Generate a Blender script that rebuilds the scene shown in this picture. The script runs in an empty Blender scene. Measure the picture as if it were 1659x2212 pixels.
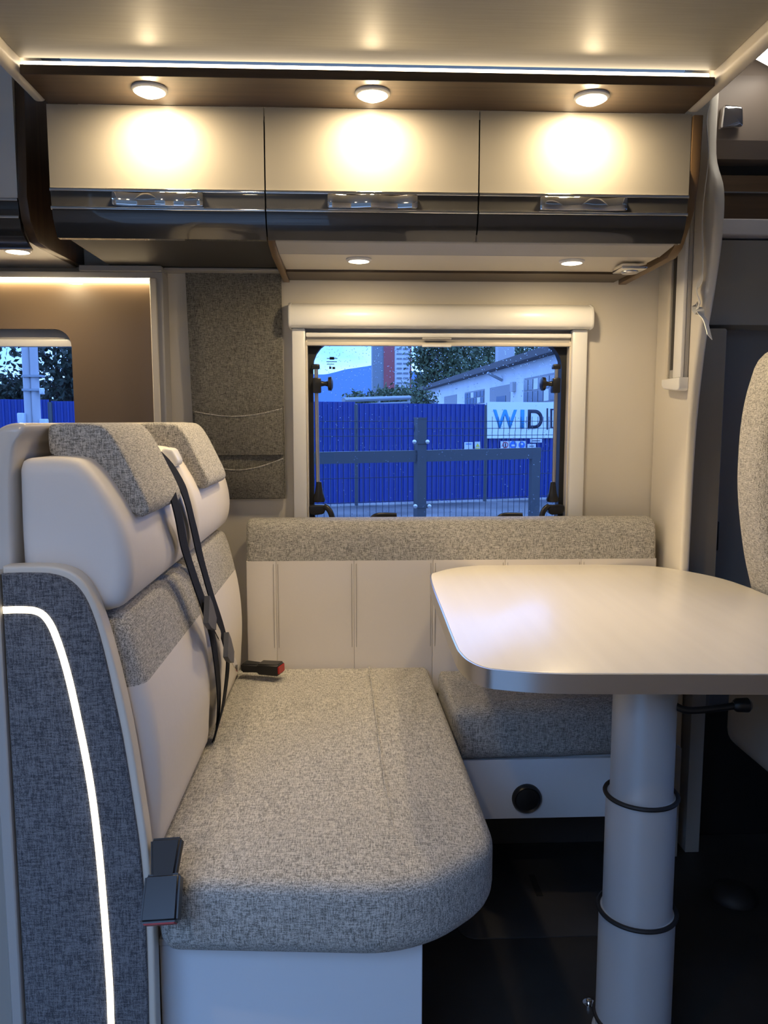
import bpy, bmesh, math, random
from mathutils import Vector, Matrix, noise

random.seed(7)
SC = bpy.context.scene
COL = SC.collection

# ------------------------------------------------------------------ camera
W, H, F = 1659, 2212, 1720.0
CAM = Vector((0, 0, 1.15))
YAW, PIT = math.radians(2.4), math.radians(6.5)
FW = Vector((math.sin(YAW) * math.cos(PIT), math.cos(YAW) * math.cos(PIT), -math.sin(PIT)))
RT = Vector((math.cos(YAW), -math.sin(YAW), 0))
UP = RT.cross(FW)
cam = bpy.data.objects.new('camera', bpy.data.cameras.new('camera'))
COL.objects.link(cam)
cam.data.sensor_fit = 'VERTICAL'
cam.data.sensor_height = 36.0
cam.data.lens = F / H * 36.0
cam.data.clip_start = 0.02
cam.data.clip_end = 3000
cam.matrix_world = Matrix(((RT.x, UP.x, -FW.x, CAM.x), (RT.y, UP.y, -FW.y, CAM.y), (RT.z, UP.z, -FW.z, CAM.z), (0, 0, 0, 1)))
SC.camera = cam


def ray(x, y):
    return FW + RT * ((x - W / 2) / F) - UP * ((y - H / 2) / F)


def at(x, y, X=None, Y=None, Z=None):
    """pixel of the photograph -> point on an axis-aligned plane of the place"""
    d = ray(x, y)
    if X is not None: t = (X - CAM.x) / d.x
    elif Y is not None: t = (Y - CAM.y) / d.y
    else: t = (Z - CAM.z) / d.z
    return CAM + d * t


def on_plane(x, y, p0, n):
    d = ray(x, y)
    return CAM + d * ((Vector(p0) - CAM).dot(n) / d.dot(n))


# ------------------------------------------------------------------ world, exposure
SC.view_settings.view_transform = 'Standard'
SC.view_settings.look = 'None'
SC.view_settings.gamma = 1.0
SC.view_settings.use_curve_mapping = False
SC.view_settings.exposure = 0.0
SKY = 6.5
LAMP = 1.0          # common dimmer of the lamps in the vehicle
WARM = (1.0, 0.77, 0.46)
wd = bpy.data.worlds.new('overcast_sky')
SC.world = wd
wd.use_nodes = True
nt = wd.node_tree
nt.nodes.clear()
wo = nt.nodes.new('ShaderNodeOutputWorld')
bg = nt.nodes.new('ShaderNodeBackground')
tc = nt.nodes.new('ShaderNodeTexCoord')
nz = nt.nodes.new('ShaderNodeTexNoise')
nz.inputs['Scale'].default_value = 5.0
nz.inputs['Detail'].default_value = 5.0
mp = nt.nodes.new('ShaderNodeMapping')
mp.inputs['Scale'].default_value = (1, 1, 3.0)
cr = nt.nodes.new('ShaderNodeValToRGB')
cr.color_ramp.elements[0].position = 0.38
cr.color_ramp.elements[0].color = (0.21, 0.45, 1.05, 1)
cr.color_ramp.elements[1].position = 0.62
cr.color_ramp.elements[1].color = (0.46, 0.74, 1.22, 1)
bg.inputs['Strength'].default_value = SKY
nt.links.new(tc.outputs['Generated'], mp.inputs['Vector'])
nt.links.new(mp.outputs[0], nz.inputs['Vector'])
nt.links.new(nz.outputs['Fac'], cr.inputs['Fac'])
nt.links.new(cr.outputs[0], bg.inputs['Color'])
nt.links.new(bg.outputs[0], wo.inputs['Surface'])


# ------------------------------------------------------------------ materials
def lin(*c):
    """sRGB 0..255 -> linear"""
    return tuple(((v / 255) / 12.92 if v / 255 <= 0.04045 else ((v / 255 + 0.055) / 1.055) ** 2.4) for v in c)


def mat(name, col, rough=0.5, metal=0.0, coat=0.0, emit=None, estr=0.0, spec=0.5, bump=0.0, bscale=60, var=0.0, vscale=6.0, sheen=0.0):
    m = bpy.data.materials.new(name)
    m.use_nodes = True
    t = m.node_tree
    b = t.nodes['Principled BSDF']
    b.inputs['Base Color'].default_value = (*col, 1)
    b.inputs['Roughness'].default_value = rough
    b.inputs['Metallic'].default_value = metal
    b.inputs['Specular IOR Level'].default_value = spec
    if coat:
        b.inputs['Coat Weight'].default_value = coat
        b.inputs['Coat Roughness'].default_value = 0.03
    if sheen:
        b.inputs['Sheen Weight'].default_value = sheen
    if emit:
        b.inputs['Emission Color'].default_value = (*emit, 1)
        b.inputs['Emission Strength'].default_value = estr
    if var or bump:
        co = t.nodes.new('ShaderNodeTexCoord')
    if var:
        n = t.nodes.new('ShaderNodeTexNoise')
        n.inputs['Scale'].default_value = vscale
        n.inputs['Detail'].default_value = 4
        t.links.new(co.outputs['Object'], n.inputs['Vector'])
        r = t.nodes.new('ShaderNodeValToRGB')
        r.color_ramp.elements[0].position = 0.3
        r.color_ramp.elements[1].position = 0.7
        r.color_ramp.elements[0].color = (*[c * (1 - var) for c in col], 1)
        r.color_ramp.elements[1].color = (*[min(1, c * (1 + var)) for c in col], 1)
        t.links.new(n.outputs['Fac'], r.inputs['Fac'])
        t.links.new(r.outputs[0], b.inputs['Base Color'])
    if bump:
        n2 = t.nodes.new('ShaderNodeTexNoise')
        n2.inputs['Scale'].default_value = bscale
        n2.inputs['Detail'].default_value = 3
        t.links.new(co.outputs['Object'], n2.inputs['Vector'])
        bp = t.nodes.new('ShaderNodeBump')
        bp.inputs['Strength'].default_value = bump
        bp.inputs['Distance'].default_value = 0.01
        t.links.new(n2.outputs['Fac'], bp.inputs['Height'])
        t.links.new(bp.outputs[0], b.inputs['Normal'])
    return m


def fabric(name, dark, light, contrast=0.5):
    """melange weave: fine threads stretched along the three axes"""
    m = bpy.data.materials.new(name)
    m.use_nodes = True
    t = m.node_tree
    b = t.nodes['Principled BSDF']
    b.inputs['Roughness'].default_value = 0.92
    b.inputs['Specular IOR Level'].default_value = 0.15
    b.inputs['Sheen Weight'].default_value = 0.15
    co = t.nodes.new('ShaderNodeTexCoord')
    outs = []
    for sc in ((85, 640, 640), (640, 85, 640), (640, 640, 85)):
        mpn = t.nodes.new('ShaderNodeMapping')
        mpn.inputs['Scale'].default_value = sc
        n = t.nodes.new('ShaderNodeTexNoise')
        n.inputs['Scale'].default_value = 1.0
        n.inputs['Detail'].default_value = 2
        t.links.new(co.outputs['Object'], mpn.inputs['Vector'])
        t.links.new(mpn.outputs[0], n.inputs['Vector'])
        outs.append(n.outputs['Fac'])
    a1 = t.nodes.new('ShaderNodeMath'); a1.operation = 'ADD'
    t.links.new(outs[0], a1.inputs[0]); t.links.new(outs[1], a1.inputs[1])
    a2 = t.nodes.new('ShaderNodeMath'); a2.operation = 'ADD'
    t.links.new(a1.outputs[0], a2.inputs[0]); t.links.new(outs[2], a2.inputs[1])
    mr = t.nodes.new('ShaderNodeMapRange')
    mr.inputs['From Min'].default_value = 1.5 - contrast * 0.5
    mr.inputs['From Max'].default_value = 1.5 + contrast * 0.5
    t.links.new(a2.outputs[0], mr.inputs['Value'])
    r = t.nodes.new('ShaderNodeValToRGB')
    r.color_ramp.elements[0].color = (*dark, 1)
    r.color_ramp.elements[1].color = (*light, 1)
    t.links.new(mr.outputs[0], r.inputs['Fac'])
    t.links.new(r.outputs[0], b.inputs['Base Color'])
    bp = t.nodes.new('ShaderNodeBump')
    bp.inputs['Strength'].default_value = 0.35
    bp.inputs['Distance'].default_value = 0.002
    t.links.new(a2.outputs[0], bp.inputs['Height'])
    t.links.new(bp.outputs[0], b.inputs['Normal'])
    return m


def wood(name, dark, light, rough=0.35, axis=0, coat=0.0, fine=70):
    m = bpy.data.materials.new(name)
    m.use_nodes = True
    t = m.node_tree
    b = t.nodes['Principled BSDF']
    b.inputs['Roughness'].default_value = rough
    if coat:
        b.inputs['Coat Weight'].default_value = coat
        b.inputs['Coat Roughness'].default_value = 0.15
    co = t.nodes.new('ShaderNodeTexCoord')
    mpn = t.nodes.new('ShaderNodeMapping')
    s = [fine, fine, fine]
    s[axis] = fine / 20
    mpn.inputs['Scale'].default_value = s
    n = t.nodes.new('ShaderNodeTexNoise')
    n.inputs['Scale'].default_value = 1.0
    n.inputs['Detail'].default_value = 4
    t.links.new(co.outputs['Object'], mpn.inputs['Vector'])
    t.links.new(mpn.outputs[0], n.inputs['Vector'])
    r = t.nodes.new('ShaderNodeValToRGB')
    r.color_ramp.elements[0].position = 0.3
    r.color_ramp.elements[1].position = 0.7
    r.color_ramp.elements[0].color = (*dark, 1)
    r.color_ramp.elements[1].color = (*light, 1)
    t.links.new(n.outputs['Fac'], r.inputs['Fac'])
    t.links.new(r.outputs[0], b.inputs['Base Color'])
    return m


def glass(name, tint):
    m = bpy.data.materials.new(name)
    m.use_nodes = True
    t = m.node_tree
    t.nodes.clear()
    o = t.nodes.new('ShaderNodeOutputMaterial')
    tr = t.nodes.new('ShaderNodeBsdfTransparent')
    tr.inputs['Color'].default_value = (*tint, 1)
    g = t.nodes.new('ShaderNodeBsdfGlossy')
    g.inputs['Roughness'].default_value = 0.01
    fr = t.nodes.new('ShaderNodeFresnel')
    fr.inputs['IOR'].default_value = 1.3
    mx = t.nodes.new('ShaderNodeMixShader')
    t.links.new(fr.outputs[0], mx.inputs[0])
    t.links.new(tr.outputs[0], mx.inputs[1])
    t.links.new(g.outputs[0], mx.inputs[2])
    t.links.new(mx.outputs[0], o.inputs['Surface'])
    return m


def emis(name, col, s):
    m = bpy.data.materials.new(name)
    m.use_nodes = True
    t = m.node_tree
    t.nodes.clear()
    o = t.nodes.new('ShaderNodeOutputMaterial')
    e = t.nodes.new('ShaderNodeEmission')
    e.inputs['Color'].default_value = (*col, 1)
    e.inputs['Strength'].default_value = s
    t.links.new(e.outputs[0], o.inputs['Surface'])
    return m


M = {}
M['fabric'] = fabric('grey_melange_fabric', (0.16, 0.155, 0.14), (0.60, 0.57, 0.515), 0.50)
M['fabric_dark'] = fabric('charcoal_melange_fabric', (0.055, 0.058, 0.066), (0.21, 0.21, 0.22), 0.52)
M['fabric_org'] = fabric('taupe_melange_fabric', (0.075, 0.07, 0.06), (0.29, 0.275, 0.23), 0.62)
M['cream'] = mat('cream_leatherette', (0.74, 0.69, 0.63), 0.55, bump=0.08, bscale=25, spec=0.3)
M['stitch'] = mat('cream_thread', (0.45, 0.41, 0.36), 0.8)
M['wall'] = mat('wall_laminate', (0.72, 0.67, 0.58), 0.5, spec=0.3, bump=0.03, bscale=300)
M['wall_grey'] = mat('trim_laminate_grey', (0.40, 0.385, 0.36), 0.5, spec=0.3)
M['ceiling'] = wood('bed_base_panel', (0.31, 0.29, 0.235), (0.345, 0.322, 0.262), 0.48, 0, fine=160)
M['white'] = mat('white_plastic', (0.80, 0.79, 0.76), 0.3, spec=0.4)
M['boxwhite'] = mat('white_melamine', (0.74, 0.76, 0.78), 0.35, spec=0.4)
M['beige_trim'] = mat('beige_edge_trim', (0.66, 0.60, 0.50), 0.4)
M['shell'] = mat('beige_plastic_shell', (0.62, 0.58, 0.52), 0.22, spec=0.5)
M['lacquer'] = mat('champagne_gloss_lacquer', (0.22, 0.205, 0.18), 0.25, coat=1.0)
M['lacquer_white'] = mat('pale_gloss_lacquer', (0.75, 0.73, 0.70), 0.25, coat=1.0)
M['anthracite'] = mat('anthracite_gloss_lacquer', (0.032, 0.031, 0.030), 0.25, coat=1.0)
M['recess'] = mat('dark_recess_board', (0.038, 0.036, 0.034), 0.6)
M['wood'] = wood('dark_walnut', (0.042, 0.026, 0.014), (0.075, 0.046, 0.025), 0.4, 0)
M['wood_y'] = wood('dark_walnut_cross', (0.060, 0.036, 0.019), (0.105, 0.064, 0.035), 0.4, 2)
M['wood_edge'] = mat('walnut_edge_band', (0.15, 0.09, 0.042), 0.35)
M['chrome'] = mat('chrome', (0.85, 0.85, 0.86), 0.06, 1.0)
M['alu'] = mat('brushed_aluminium', (0.55, 0.55, 0.56), 0.32, 1.0)
M['table'] = wood('bleached_wood_laminate', (0.715, 0.675, 0.61), (0.755, 0.715, 0.65), 0.34, 1, coat=0.15, fine=30)
M['pole'] = mat('silver_powder_coat', (0.52, 0.54, 0.56), 0.38, 0.25)
M['black'] = mat('black_plastic', (0.012, 0.012, 0.013), 0.35)
M['rubber'] = mat('black_rubber', (0.010, 0.010, 0.011), 0.6)
M['belt'] = mat('navy_black_webbing', (0.006, 0.007, 0.011), 0.8, spec=0.2, bump=0.2, bscale=900)
M['belt_housing'] = mat('grey_tongue_plastic', (0.05, 0.055, 0.075), 0.4)
M['red'] = mat('red_button', (0.42, 0.015, 0.012), 0.4)
M['floor'] = mat('dark_vinyl', (0.026, 0.024, 0.022), 0.42, var=0.35, vscale=5, spec=0.4)
M['hatch'] = mat('dark_hatch_vinyl', (0.034, 0.033, 0.033), 0.45, var=0.2, vscale=7)
M['niche'] = mat('taupe_gloss_panel', (0.175, 0.125, 0.08), 0.3, coat=0.25)
M['glass'] = glass('tinted_acrylic', (0.54, 0.59, 0.69))
M['cab_grey'] = mat('cab_plastic_grey', (0.22, 0.20, 0.175), 0.6)
M['cab_mid'] = mat('cab_headliner', (0.30, 0.285, 0.255), 0.8)
M['cab_brown'] = mat('cab_locker_taupe', (0.22, 0.175, 0.14), 0.45)
M['lilac'] = mat('cab_locker_lip', (0.46, 0.45, 0.48), 0.5)
M['led'] = emis('led_strip_light', (1.0, 0.80, 0.55), 9.0 * LAMP)
M['led_seat'] = emis('led_panel_light', (1.0, 0.86, 0.62), 3.2 * LAMP)
M['led_niche'] = emis('led_niche_light', WARM, 22.0 * LAMP)
M['led_cab'] = emis('led_cab_light', (1.0, 0.93, 0.82), 14.0 * LAMP)
M['lens'] = emis('lamp_lens', (1.0, 0.86, 0.62), 14.0 * LAMP)


# ------------------------------------------------------------------ mesh helpers
def root_loc(o):
    while o.parent: o = o.parent
    return Vector(o.location)


def obj(name, bm, material, parent=None, smooth=True, angle=40):
    """link a bmesh (world coordinates) as one object; parts are stored relative to their thing's base"""
    bmesh.ops.remove_doubles(bm, verts=bm.verts, dist=1e-6)
    bmesh.ops.recalc_face_normals(bm, faces=bm.faces)
    me = bpy.data.meshes.new(name)
    if parent:
        off = root_loc(parent)
    else:
        xs = [v.co for v in bm.verts]
        lo = Vector([min(v[i] for v in xs) for i in range(3)])
        hi = Vector([max(v[i] for v in xs) for i in range(3)])
        off = Vector(((lo.x + hi.x) / 2, (lo.y + hi.y) / 2, lo.z))
    for v in bm.verts: v.co -= off
    if smooth:
        for f in bm.faces: f.smooth = True
        for e in bm.edges:
            if len(e.link_faces) == 2 and e.calc_face_angle(0) > math.radians(angle): e.smooth = False
    bm.to_mesh(me); bm.free()
    me.materials.append(M[material] if isinstance(material, str) else material)
    o = bpy.data.objects.new(name, me)
    COL.objects.link(o)
    if parent: o.parent = parent
    else: o.location = off
    return o


def tag(o, label, cat, group=None):
    o['label'] = label; o['category'] = cat
    if group: o['group'] = group
    return o


def thing(name, label, cat, loc, group=None):
    o = bpy.data.objects.new(name, None)
    COL.objects.link(o)
    o.location = loc
    o.empty_display_size = 0.05
    return tag(o, label, cat, group)


def struct(o):
    o['kind'] = 'structure'
    return o


def struct_root(name, loc):
    o = bpy.data.objects.new(name, None)
    COL.objects.link(o); o.location = loc; o.empty_display_size = 0.05
    return struct(o)


def box(x0, x1, y0, y1, z0, z1, bev=0.0, seg=2, bm=None):
    b = bmesh.new()
    vs = [b.verts.new((x, y, z)) for x in (x0, x1) for y in (y0, y1) for z in (z0, z1)]
    for f in ((0, 1, 3, 2), (4, 6, 7, 5), (0, 4, 5, 1), (2, 3, 7, 6), (0, 2, 6, 4), (1, 5, 7, 3)):
        b.faces.new([vs[i] for i in f])
    bmesh.ops.recalc_face_normals(b, faces=b.faces)
    if bev: bmesh.ops.bevel(b, geom=b.edges[:], offset=bev, segments=seg, affect='EDGES', profile=0.5)
    if bm is None: return b
    return merge(bm, b)


def merge(bm, b):
    mp_ = {v: bm.verts.new(v.co) for v in b.verts}
    for f in b.faces:
        try: bm.faces.new([mp_[v] for v in f.verts])
        except ValueError: pass
    b.free()
    return bm


AX = {'z': lambda a, b, h: (a, b, h), 'y': lambda a, b, h: (a, h, b), 'x': lambda a, b, h: (h, a, b)}


def round_poly(pts, n=6):
    """pts: (a, b, r) -> polygon with arcs of radius r at the corners"""
    out = []
    N = len(pts)
    for i in range(N):
        p = Vector(pts[i][:2]); r = pts[i][2] if len(pts[i]) > 2 else 0
        a = Vector(pts[i - 1][:2]) - p; c = Vector(pts[(i + 1) % N][:2]) - p
        if r <= 0:
            out.append(tuple(p)); continue
        la, lc = a.length, c.length
        a.normalize(); c.normalize()
        ang = math.acos(max(-1, min(1, a.dot(c))))
        if ang > math.pi - 0.02:
            out.append(tuple(p)); continue
        d = min(r / math.tan(ang / 2), la * 0.49, lc * 0.49)
        r2 = d * math.tan(ang / 2)
        ctr = p + (a + c).normalized() * (r2 / math.sin(ang / 2))
        s = p + a * d - ctr; e = p + c * d - ctr
        a0 = math.atan2(s.y, s.x); a1 = math.atan2(e.y, e.x)
        da = (a1 - a0 + math.pi) % (2 * math.pi) - math.pi
        for k in range(n + 1):
            t = a0 + da * k / n
            out.append((ctr.x + r2 * math.cos(t), ctr.y + r2 * math.sin(t)))
    return out


def smooth_poly(pts, n=6, closed=True):
    """Catmull-Rom through the points"""
    out = []
    N = len(pts)
    P = [Vector(p) for p in pts]
    rng = range(N) if closed else range(N - 1)
    for i in rng:
        if closed: p0, p1, p2, p3 = P[i - 1], P[i], P[(i + 1) % N], P[(i + 2) % N]
        else: p0, p1, p2, p3 = P[max(0, i - 1)], P[i], P[i + 1], P[min(N - 1, i + 2)]
        for k in range(n):
            t = k / n
            out.append(0.5 * ((2 * p1) + (p2 - p0) * t + (2 * p0 - 5 * p1 + 4 * p2 - p3) * t * t + (3 * p1 - p0 - 3 * p2 + p3) * t ** 3))
    if not closed: out.append(P[-1])
    return out


def area2(poly):
    return sum(poly[i - 1][0] * poly[i][1] - poly[i][0] * poly[i - 1][1] for i in range(len(poly)))


def inset(poly, d):
    if d == 0: return [tuple(p[:2]) for p in poly]
    s = 1 if area2(poly) > 0 else -1
    out = []
    N = len(poly)
    for i in range(N):
        p = Vector(poly[i][:2]); a = p - Vector(poly[i - 1][:2]); c = Vector(poly[(i + 1) % N][:2]) - p
        if a.length < 1e-9: a = c
        if c.length < 1e-9: c = a
        a.normalize(); c.normalize()
        n1 = Vector((-a.y, a.x)) * s; n2 = Vector((-c.y, c.x)) * s
        n = n1 + n2
        if n.length < 1e-6: n = n1
        n.normalize()
        k = 1 / max(0.5, n.dot(n1))
        out.append((p.x + n.x * d * k, p.y + n.y * d * k))
    if d <= 0: return out
    # offset points that came too close to the outline (tight corners) are pulled onto their sound neighbours
    P = [Vector(q[:2]) for q in poly]
    def dist(q):
        best = 1e9
        for i in range(N):
            a, b = P[i - 1], P[i]
            e = b - a
            L = e.length_squared
            u = 0 if L < 1e-14 else max(0, min(1, (q - a).dot(e) / L))
            best = min(best, (q - a - e * u).length_squared)
        return math.sqrt(best)
    def inside(q):
        c = False
        for i in range(N):
            a, b = P[i - 1], P[i]
            if (a.y > q.y) != (b.y > q.y) and q.x < (b.x - a.x) * (q.y - a.y) / (b.y - a.y) + a.x: c = not c
        return c
    ok = [dist(Vector(q)) > d * 0.93 and inside(Vector(q)) for q in out]
    if all(ok) or not any(ok): return out
    for i in range(N):
        if ok[i]: continue
        a = i
        while not ok[a]: a -= 1
        b = i
        while not ok[b % N]: b += 1
        t = (i - a) / (b - a)
        A, B = Vector(out[a]), Vector(out[b % N])
        q = A.lerp(B, t)
        out[i] = (q.x, q.y)
    return out


def shrink(poly, d):
    """scale an outline towards its middle by d on every side (never folds over)"""
    xs = [p[0] for p in poly]; ys = [p[1] for p in poly]
    cx, cy = (min(xs) + max(xs)) / 2, (min(ys) + max(ys)) / 2
    sx, sy = 1 - 2 * d / (max(xs) - min(xs)), 1 - 2 * d / (max(ys) - min(ys))
    return [(cx + (p[0] - cx) * sx, cy + (p[1] - cy) * sy) for p in poly]


def rprism(poly, h0, h1, r0=0.0, r1=0.0, axis='y', n=5, crown=0.0, cn=6, mids=0, inset=inset):
    """prism of a 2D outline between h0 and h1 with rounded ends; crown bulges the h1 end"""
    bm = bmesh.new()
    f = AX[axis]
    rings = []
    if r0:
        for k in range(n + 1):
            t = k / n * math.pi / 2
            rings.append((inset(poly, r0 * (1 - math.sin(t))), h0 + r0 * (1 - math.cos(t))))
    else: rings.append((inset(poly, 0), h0))
    for k in range(mids):
        rings.append((inset(poly, 0), h0 + r0 + (h1 - r1 - h0 - r0) * (k + 1) / (mids + 1)))
    if r1:
        for k in range(n + 1):
            t = (1 - k / n) * math.pi / 2
            rings.append((inset(poly, r1 * (1 - math.sin(t))), h1 - r1 * (1 - math.cos(t))))
    else: rings.append((inset(poly, 0), h1))
    if crown:
        last, hh = rings[-1]
        cx = sum(p[0] for p in last) / len(last); cy = sum(p[1] for p in last) / len(last)
        for k in range(1, cn):
            s = 1 - k / cn
            rings.append(([(cx + (p[0] - cx) * s, cy + (p[1] - cy) * s) for p in last], hh + crown * (1 - s * s)))
    vr = [[bm.verts.new(f(p[0], p[1], h)) for p in pl] for pl, h in rings]
    N = len(poly)
    for a, b in zip(vr, vr[1:]):
        for i in range(N):
            try: bm.faces.new((a[i], a[(i + 1) % N], b[(i + 1) % N], b[i]))
            except ValueError: pass
    bm.faces.new(vr[0]); bm.faces.new(vr[-1])
    return bm


def tube(pts, r, n=10, cap=True, closed=False, bm=None):
    bm = bm or bmesh.new()
    P = [Vector(p) for p in pts]
    R = r if isinstance(r, (list, tuple)) else [r] * len(P)
    prev = None; rings = []
    for i, p in enumerate(P):
        if closed: t = P[(i + 1) % len(P)] - P[i - 1]
        else: t = P[min(i + 1, len(P) - 1)] - P[max(i - 1, 0)]
        t.normalize()
        if prev is None:
            a = Vector((0, 0, 1)) if abs(t.z) < 0.9 else Vector((1, 0, 0))
            u = t.cross(a).normalized()
        else:
            u = (prev - t * prev.dot(t)).normalized()
        prev = u
        v = t.cross(u)
        rings.append([bm.verts.new(p + (u * math.cos(2 * math.pi * k / n) + v * math.sin(2 * math.pi * k / n)) * R[i]) for k in range(n)])
    pairs = list(zip(rings, rings[1:])) + ([(rings[-1], rings[0])] if closed else [])
    for a, b in pairs:
        for k in range(n): bm.faces.new((a[k], a[(k + 1) % n], b[(k + 1) % n], b[k]))
    if cap and not closed:
        bm.faces.new(rings[0]); bm.faces.new(rings[-1])
    return bm


def ribbon(pts, wdirs, w, th, bm=None):
    """flat band along pts; wdirs = width direction at each point"""
    bm = bm or bmesh.new()
    P = [Vector(p) for p in pts]
    rings = []
    for i, p in enumerate(P):
        t = (P[min(i + 1, len(P) - 1)] - P[max(i - 1, 0)]).normalized()
        wd_ = Vector(wdirs[i] if isinstance(wdirs, list) else wdirs)
        wd_ = (wd_ - t * wd_.dot(t)).normalized()
        n = t.cross(wd_)
        ww = w[i] if isinstance(w, list) else w
        rings.append([bm.verts.new(p + wd_ * (a * ww / 2) + n * (b * th / 2)) for a, b in ((-1, -1), (1, -1), (1, 1), (-1, 1))])
    for a, b in zip(rings, rings[1:]):
        for k in range(4): bm.faces.new((a[k], a[(k + 1) % 4], b[(k + 1) % 4], b[k]))
    bm.faces.new(rings[0]); bm.faces.new(rings[-1])
    return bm


def lathe(prof, c, axis='z', n=24, bm=None):
    """prof: (radius, height) pairs around an axis through c"""
    bm = bm or bmesh.new()
    c = Vector(c)
    rings = []
    for r, h in prof:
        ring = []
        for k in range(n):
            a = 2 * math.pi * k / n
            u, v = r * math.cos(a), r * math.sin(a)
            ring.append(bm.verts.new(c + Vector({'z': (u, v, h), 'y': (u, h, v), 'x': (h, u, v)}[axis])))
        rings.append(ring)
    for a, b in zip(rings, rings[1:]):
        for k in range(n):
            try: bm.faces.new((a[k], a[(k + 1) % n], b[(k + 1) % n], b[k]))
            except ValueError: pass
    if prof[0][0] > 1e-5: bm.faces.new(rings[0])
    if prof[-1][0] > 1e-5: bm.faces.new(rings[-1])
    return bm


def frame_prism(outer, inner, h0, h1, axis='y'):
    """closed frame between two outlines with the same number of points"""
    bm = bmesh.new()
    f = AX[axis]
    N = len(outer)
    V = [[bm.verts.new(f(p[0], p[1], h)) for p in pl] for pl, h in ((outer, h0), (outer, h1), (inner, h1), (inner, h0))]
    for a, b in ((0, 1), (1, 2), (2, 3), (3, 0)):
        for i in range(N): bm.faces.new((V[a][i], V[a][(i + 1) % N], V[b][(i + 1) % N], V[b][i]))
    return bm


def rrect(x0, x1, z0, z1, r, n=6):
    return round_poly([(x0, z0, r), (x1, z0, r), (x1, z1, r), (x0, z1, r)], n)


def area_light(name, loc, size, power, col, direction, spread=2.6, parent=None, size_y=None):
    l = bpy.data.lights.new(name, 'AREA')
    l.shape = 'DISK' if size_y is None else 'RECTANGLE'
    l.size = size
    if size_y: l.size_y = size_y
    l.energy = power; l.color = col; l.spread = spread
    o = bpy.data.objects.new(name, l)
    COL.objects.link(o)
    o.rotation_euler = Vector(direction).to_track_quat('-Z', 'Y').to_euler()
    if parent:
        o.parent = parent; o.location = Vector(loc) - root_loc(parent)
    else: o.location = loc
    return o


# ------------------------------------------------------------------ room shell
YW = 2.26            # window wall
XP = 0.865           # partition beside the dinette
ZB = 1.85            # underside of the lowered bed base
YN = -0.16           # wall with the entrance door, behind the photographer


def holed_wall(y0, y1, X0, X1, Z0, Z1, holes):
    """wall slab parallel to X with rectangular openings"""
    bm = bmesh.new()
    xs = sorted({X0, X1, *[v for h in holes for v in h[:2]]})
    zs = sorted({Z0, Z1, *[v for h in holes for v in h[2:]]})
    for i in range(len(xs) - 1):
        for j in range(len(zs) - 1):
            cx, cz = (xs[i] + xs[i + 1]) / 2, (zs[j] + zs[j + 1]) / 2
            if any(h[0] < cx < h[1] and h[2] < cz < h[3] for h in holes): continue
            box(xs[i], xs[i + 1], y0, y1, zs[j], zs[j + 1], bm=bm)
    return bm


W1 = (-0.122, 0.616, 0.80, 1.395)
W2 = (-1.55, -0.735, 0.80, 1.42)
struct(obj('floor', box(-2.2, 2.4, YN, YW, -0.05, 0.0), 'floor', smooth=False))
struct(obj('wall_back', holed_wall(YW, YW + 0.045, -2.2, XP + 0.025, 0.0, 2.06, [W1, W2]), 'wall', smooth=False))
struct(obj('wall_front', holed_wall(YN - 0.04, YN, -2.2, 2.4, -0.05, 2.06, [(-1.15, -0.1, 0.0, 1.80)]), 'wall', smooth=False))
struct(obj('wall_left', box(-2.24, -2.2, YN, YW, -0.05, 2.06), 'wall', smooth=False))
wr = bmesh.new()
box(2.4, 2.44, YN, YW + 0.2, -0.05, 1.15, bm=wr)
box(2.4, 2.44, YN, YW + 0.2, 1.5, 2.3, bm=wr)
struct(obj('wall_right', wr, 'cab_grey', smooth=False))
struct(obj('window_3', box(2.415, 2.42, YN, YW + 0.2, 1.151, 1.499), 'glass', smooth=False))
struct(obj('roof', box(-2.24, 2.44, YN - 0.04, YW + 0.2, 2.12, 2.16), 'wall_grey', smooth=False))

# partition with its curved front edge (from the silhouette in the photograph)
sil = [(1556, 190), (1550, 330), (1567, 410), (1562, 520), (1545, 640), (1525, 760), (1505, 950), (1490, 1230)]
front = [at(x, y, X=XP + 0.025) for x, y in sil]
pl = [(YW - 0.001, 0.0), (YW - 0.001, 2.05), (1.972, 2.05)] + [(p.y, p.z) for p in smooth_poly(front, 5, False)] + [(2.03, 0.0)]
part_w = struct(obj('wall_partition', rprism(pl, XP, XP + 0.025, 0.008, 0.008, 'x', 3), 'wall', smooth=True))

# ceiling: base of the lowered bed with pale edge trims
ceil = struct_root('ceiling', (0.05, 0.75, ZB))
obj('bed_base_panel', box(-0.637, 0.735, YN + 0.001, 1.66, ZB, ZB + 0.05), 'ceiling', ceil, smooth=False)
obj('edge_trim', rprism(round_poly([(-0.668, 1.822, .012), (-0.638, 1.822, .012), (-0.638, 1.9, .005), (-0.668, 1.9, .01)]), YN + 0.002, 1.80, 0, 0, 'y'), 'beige_trim', ceil)
obj('edge_trim', rprism(round_poly([(0.736, 1.822, .012), (0.768, 1.822, .012), (0.768, 1.9, .005), (0.736, 1.9, .01)]), YN + 0.002, 1.80, 0, 0, 'y'), 'beige_trim', ceil)

# walnut light shelf in front of the lockers
shelf = struct(obj('trim_1', box(-0.636, 0.734, 1.655, 1.80, 1.818, 1.836, 0.001, 1), 'wood'))
struct(obj('trim_2', box(-0.636, 0.734, 1.69, 1.80, 1.8365, ZB - 0.0005), 'wood', smooth=False))
strip = thing('led_strip', 'thin bright led strip running along the walnut light shelf', 'led strip', (0.05, 1.68, 1.8365))
obj('diffuser', box(-0.634, 0.728, 1.667, 1.688, 1.8368, ZB - 0.002, 0.002, 1), 'led', strip)


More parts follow.
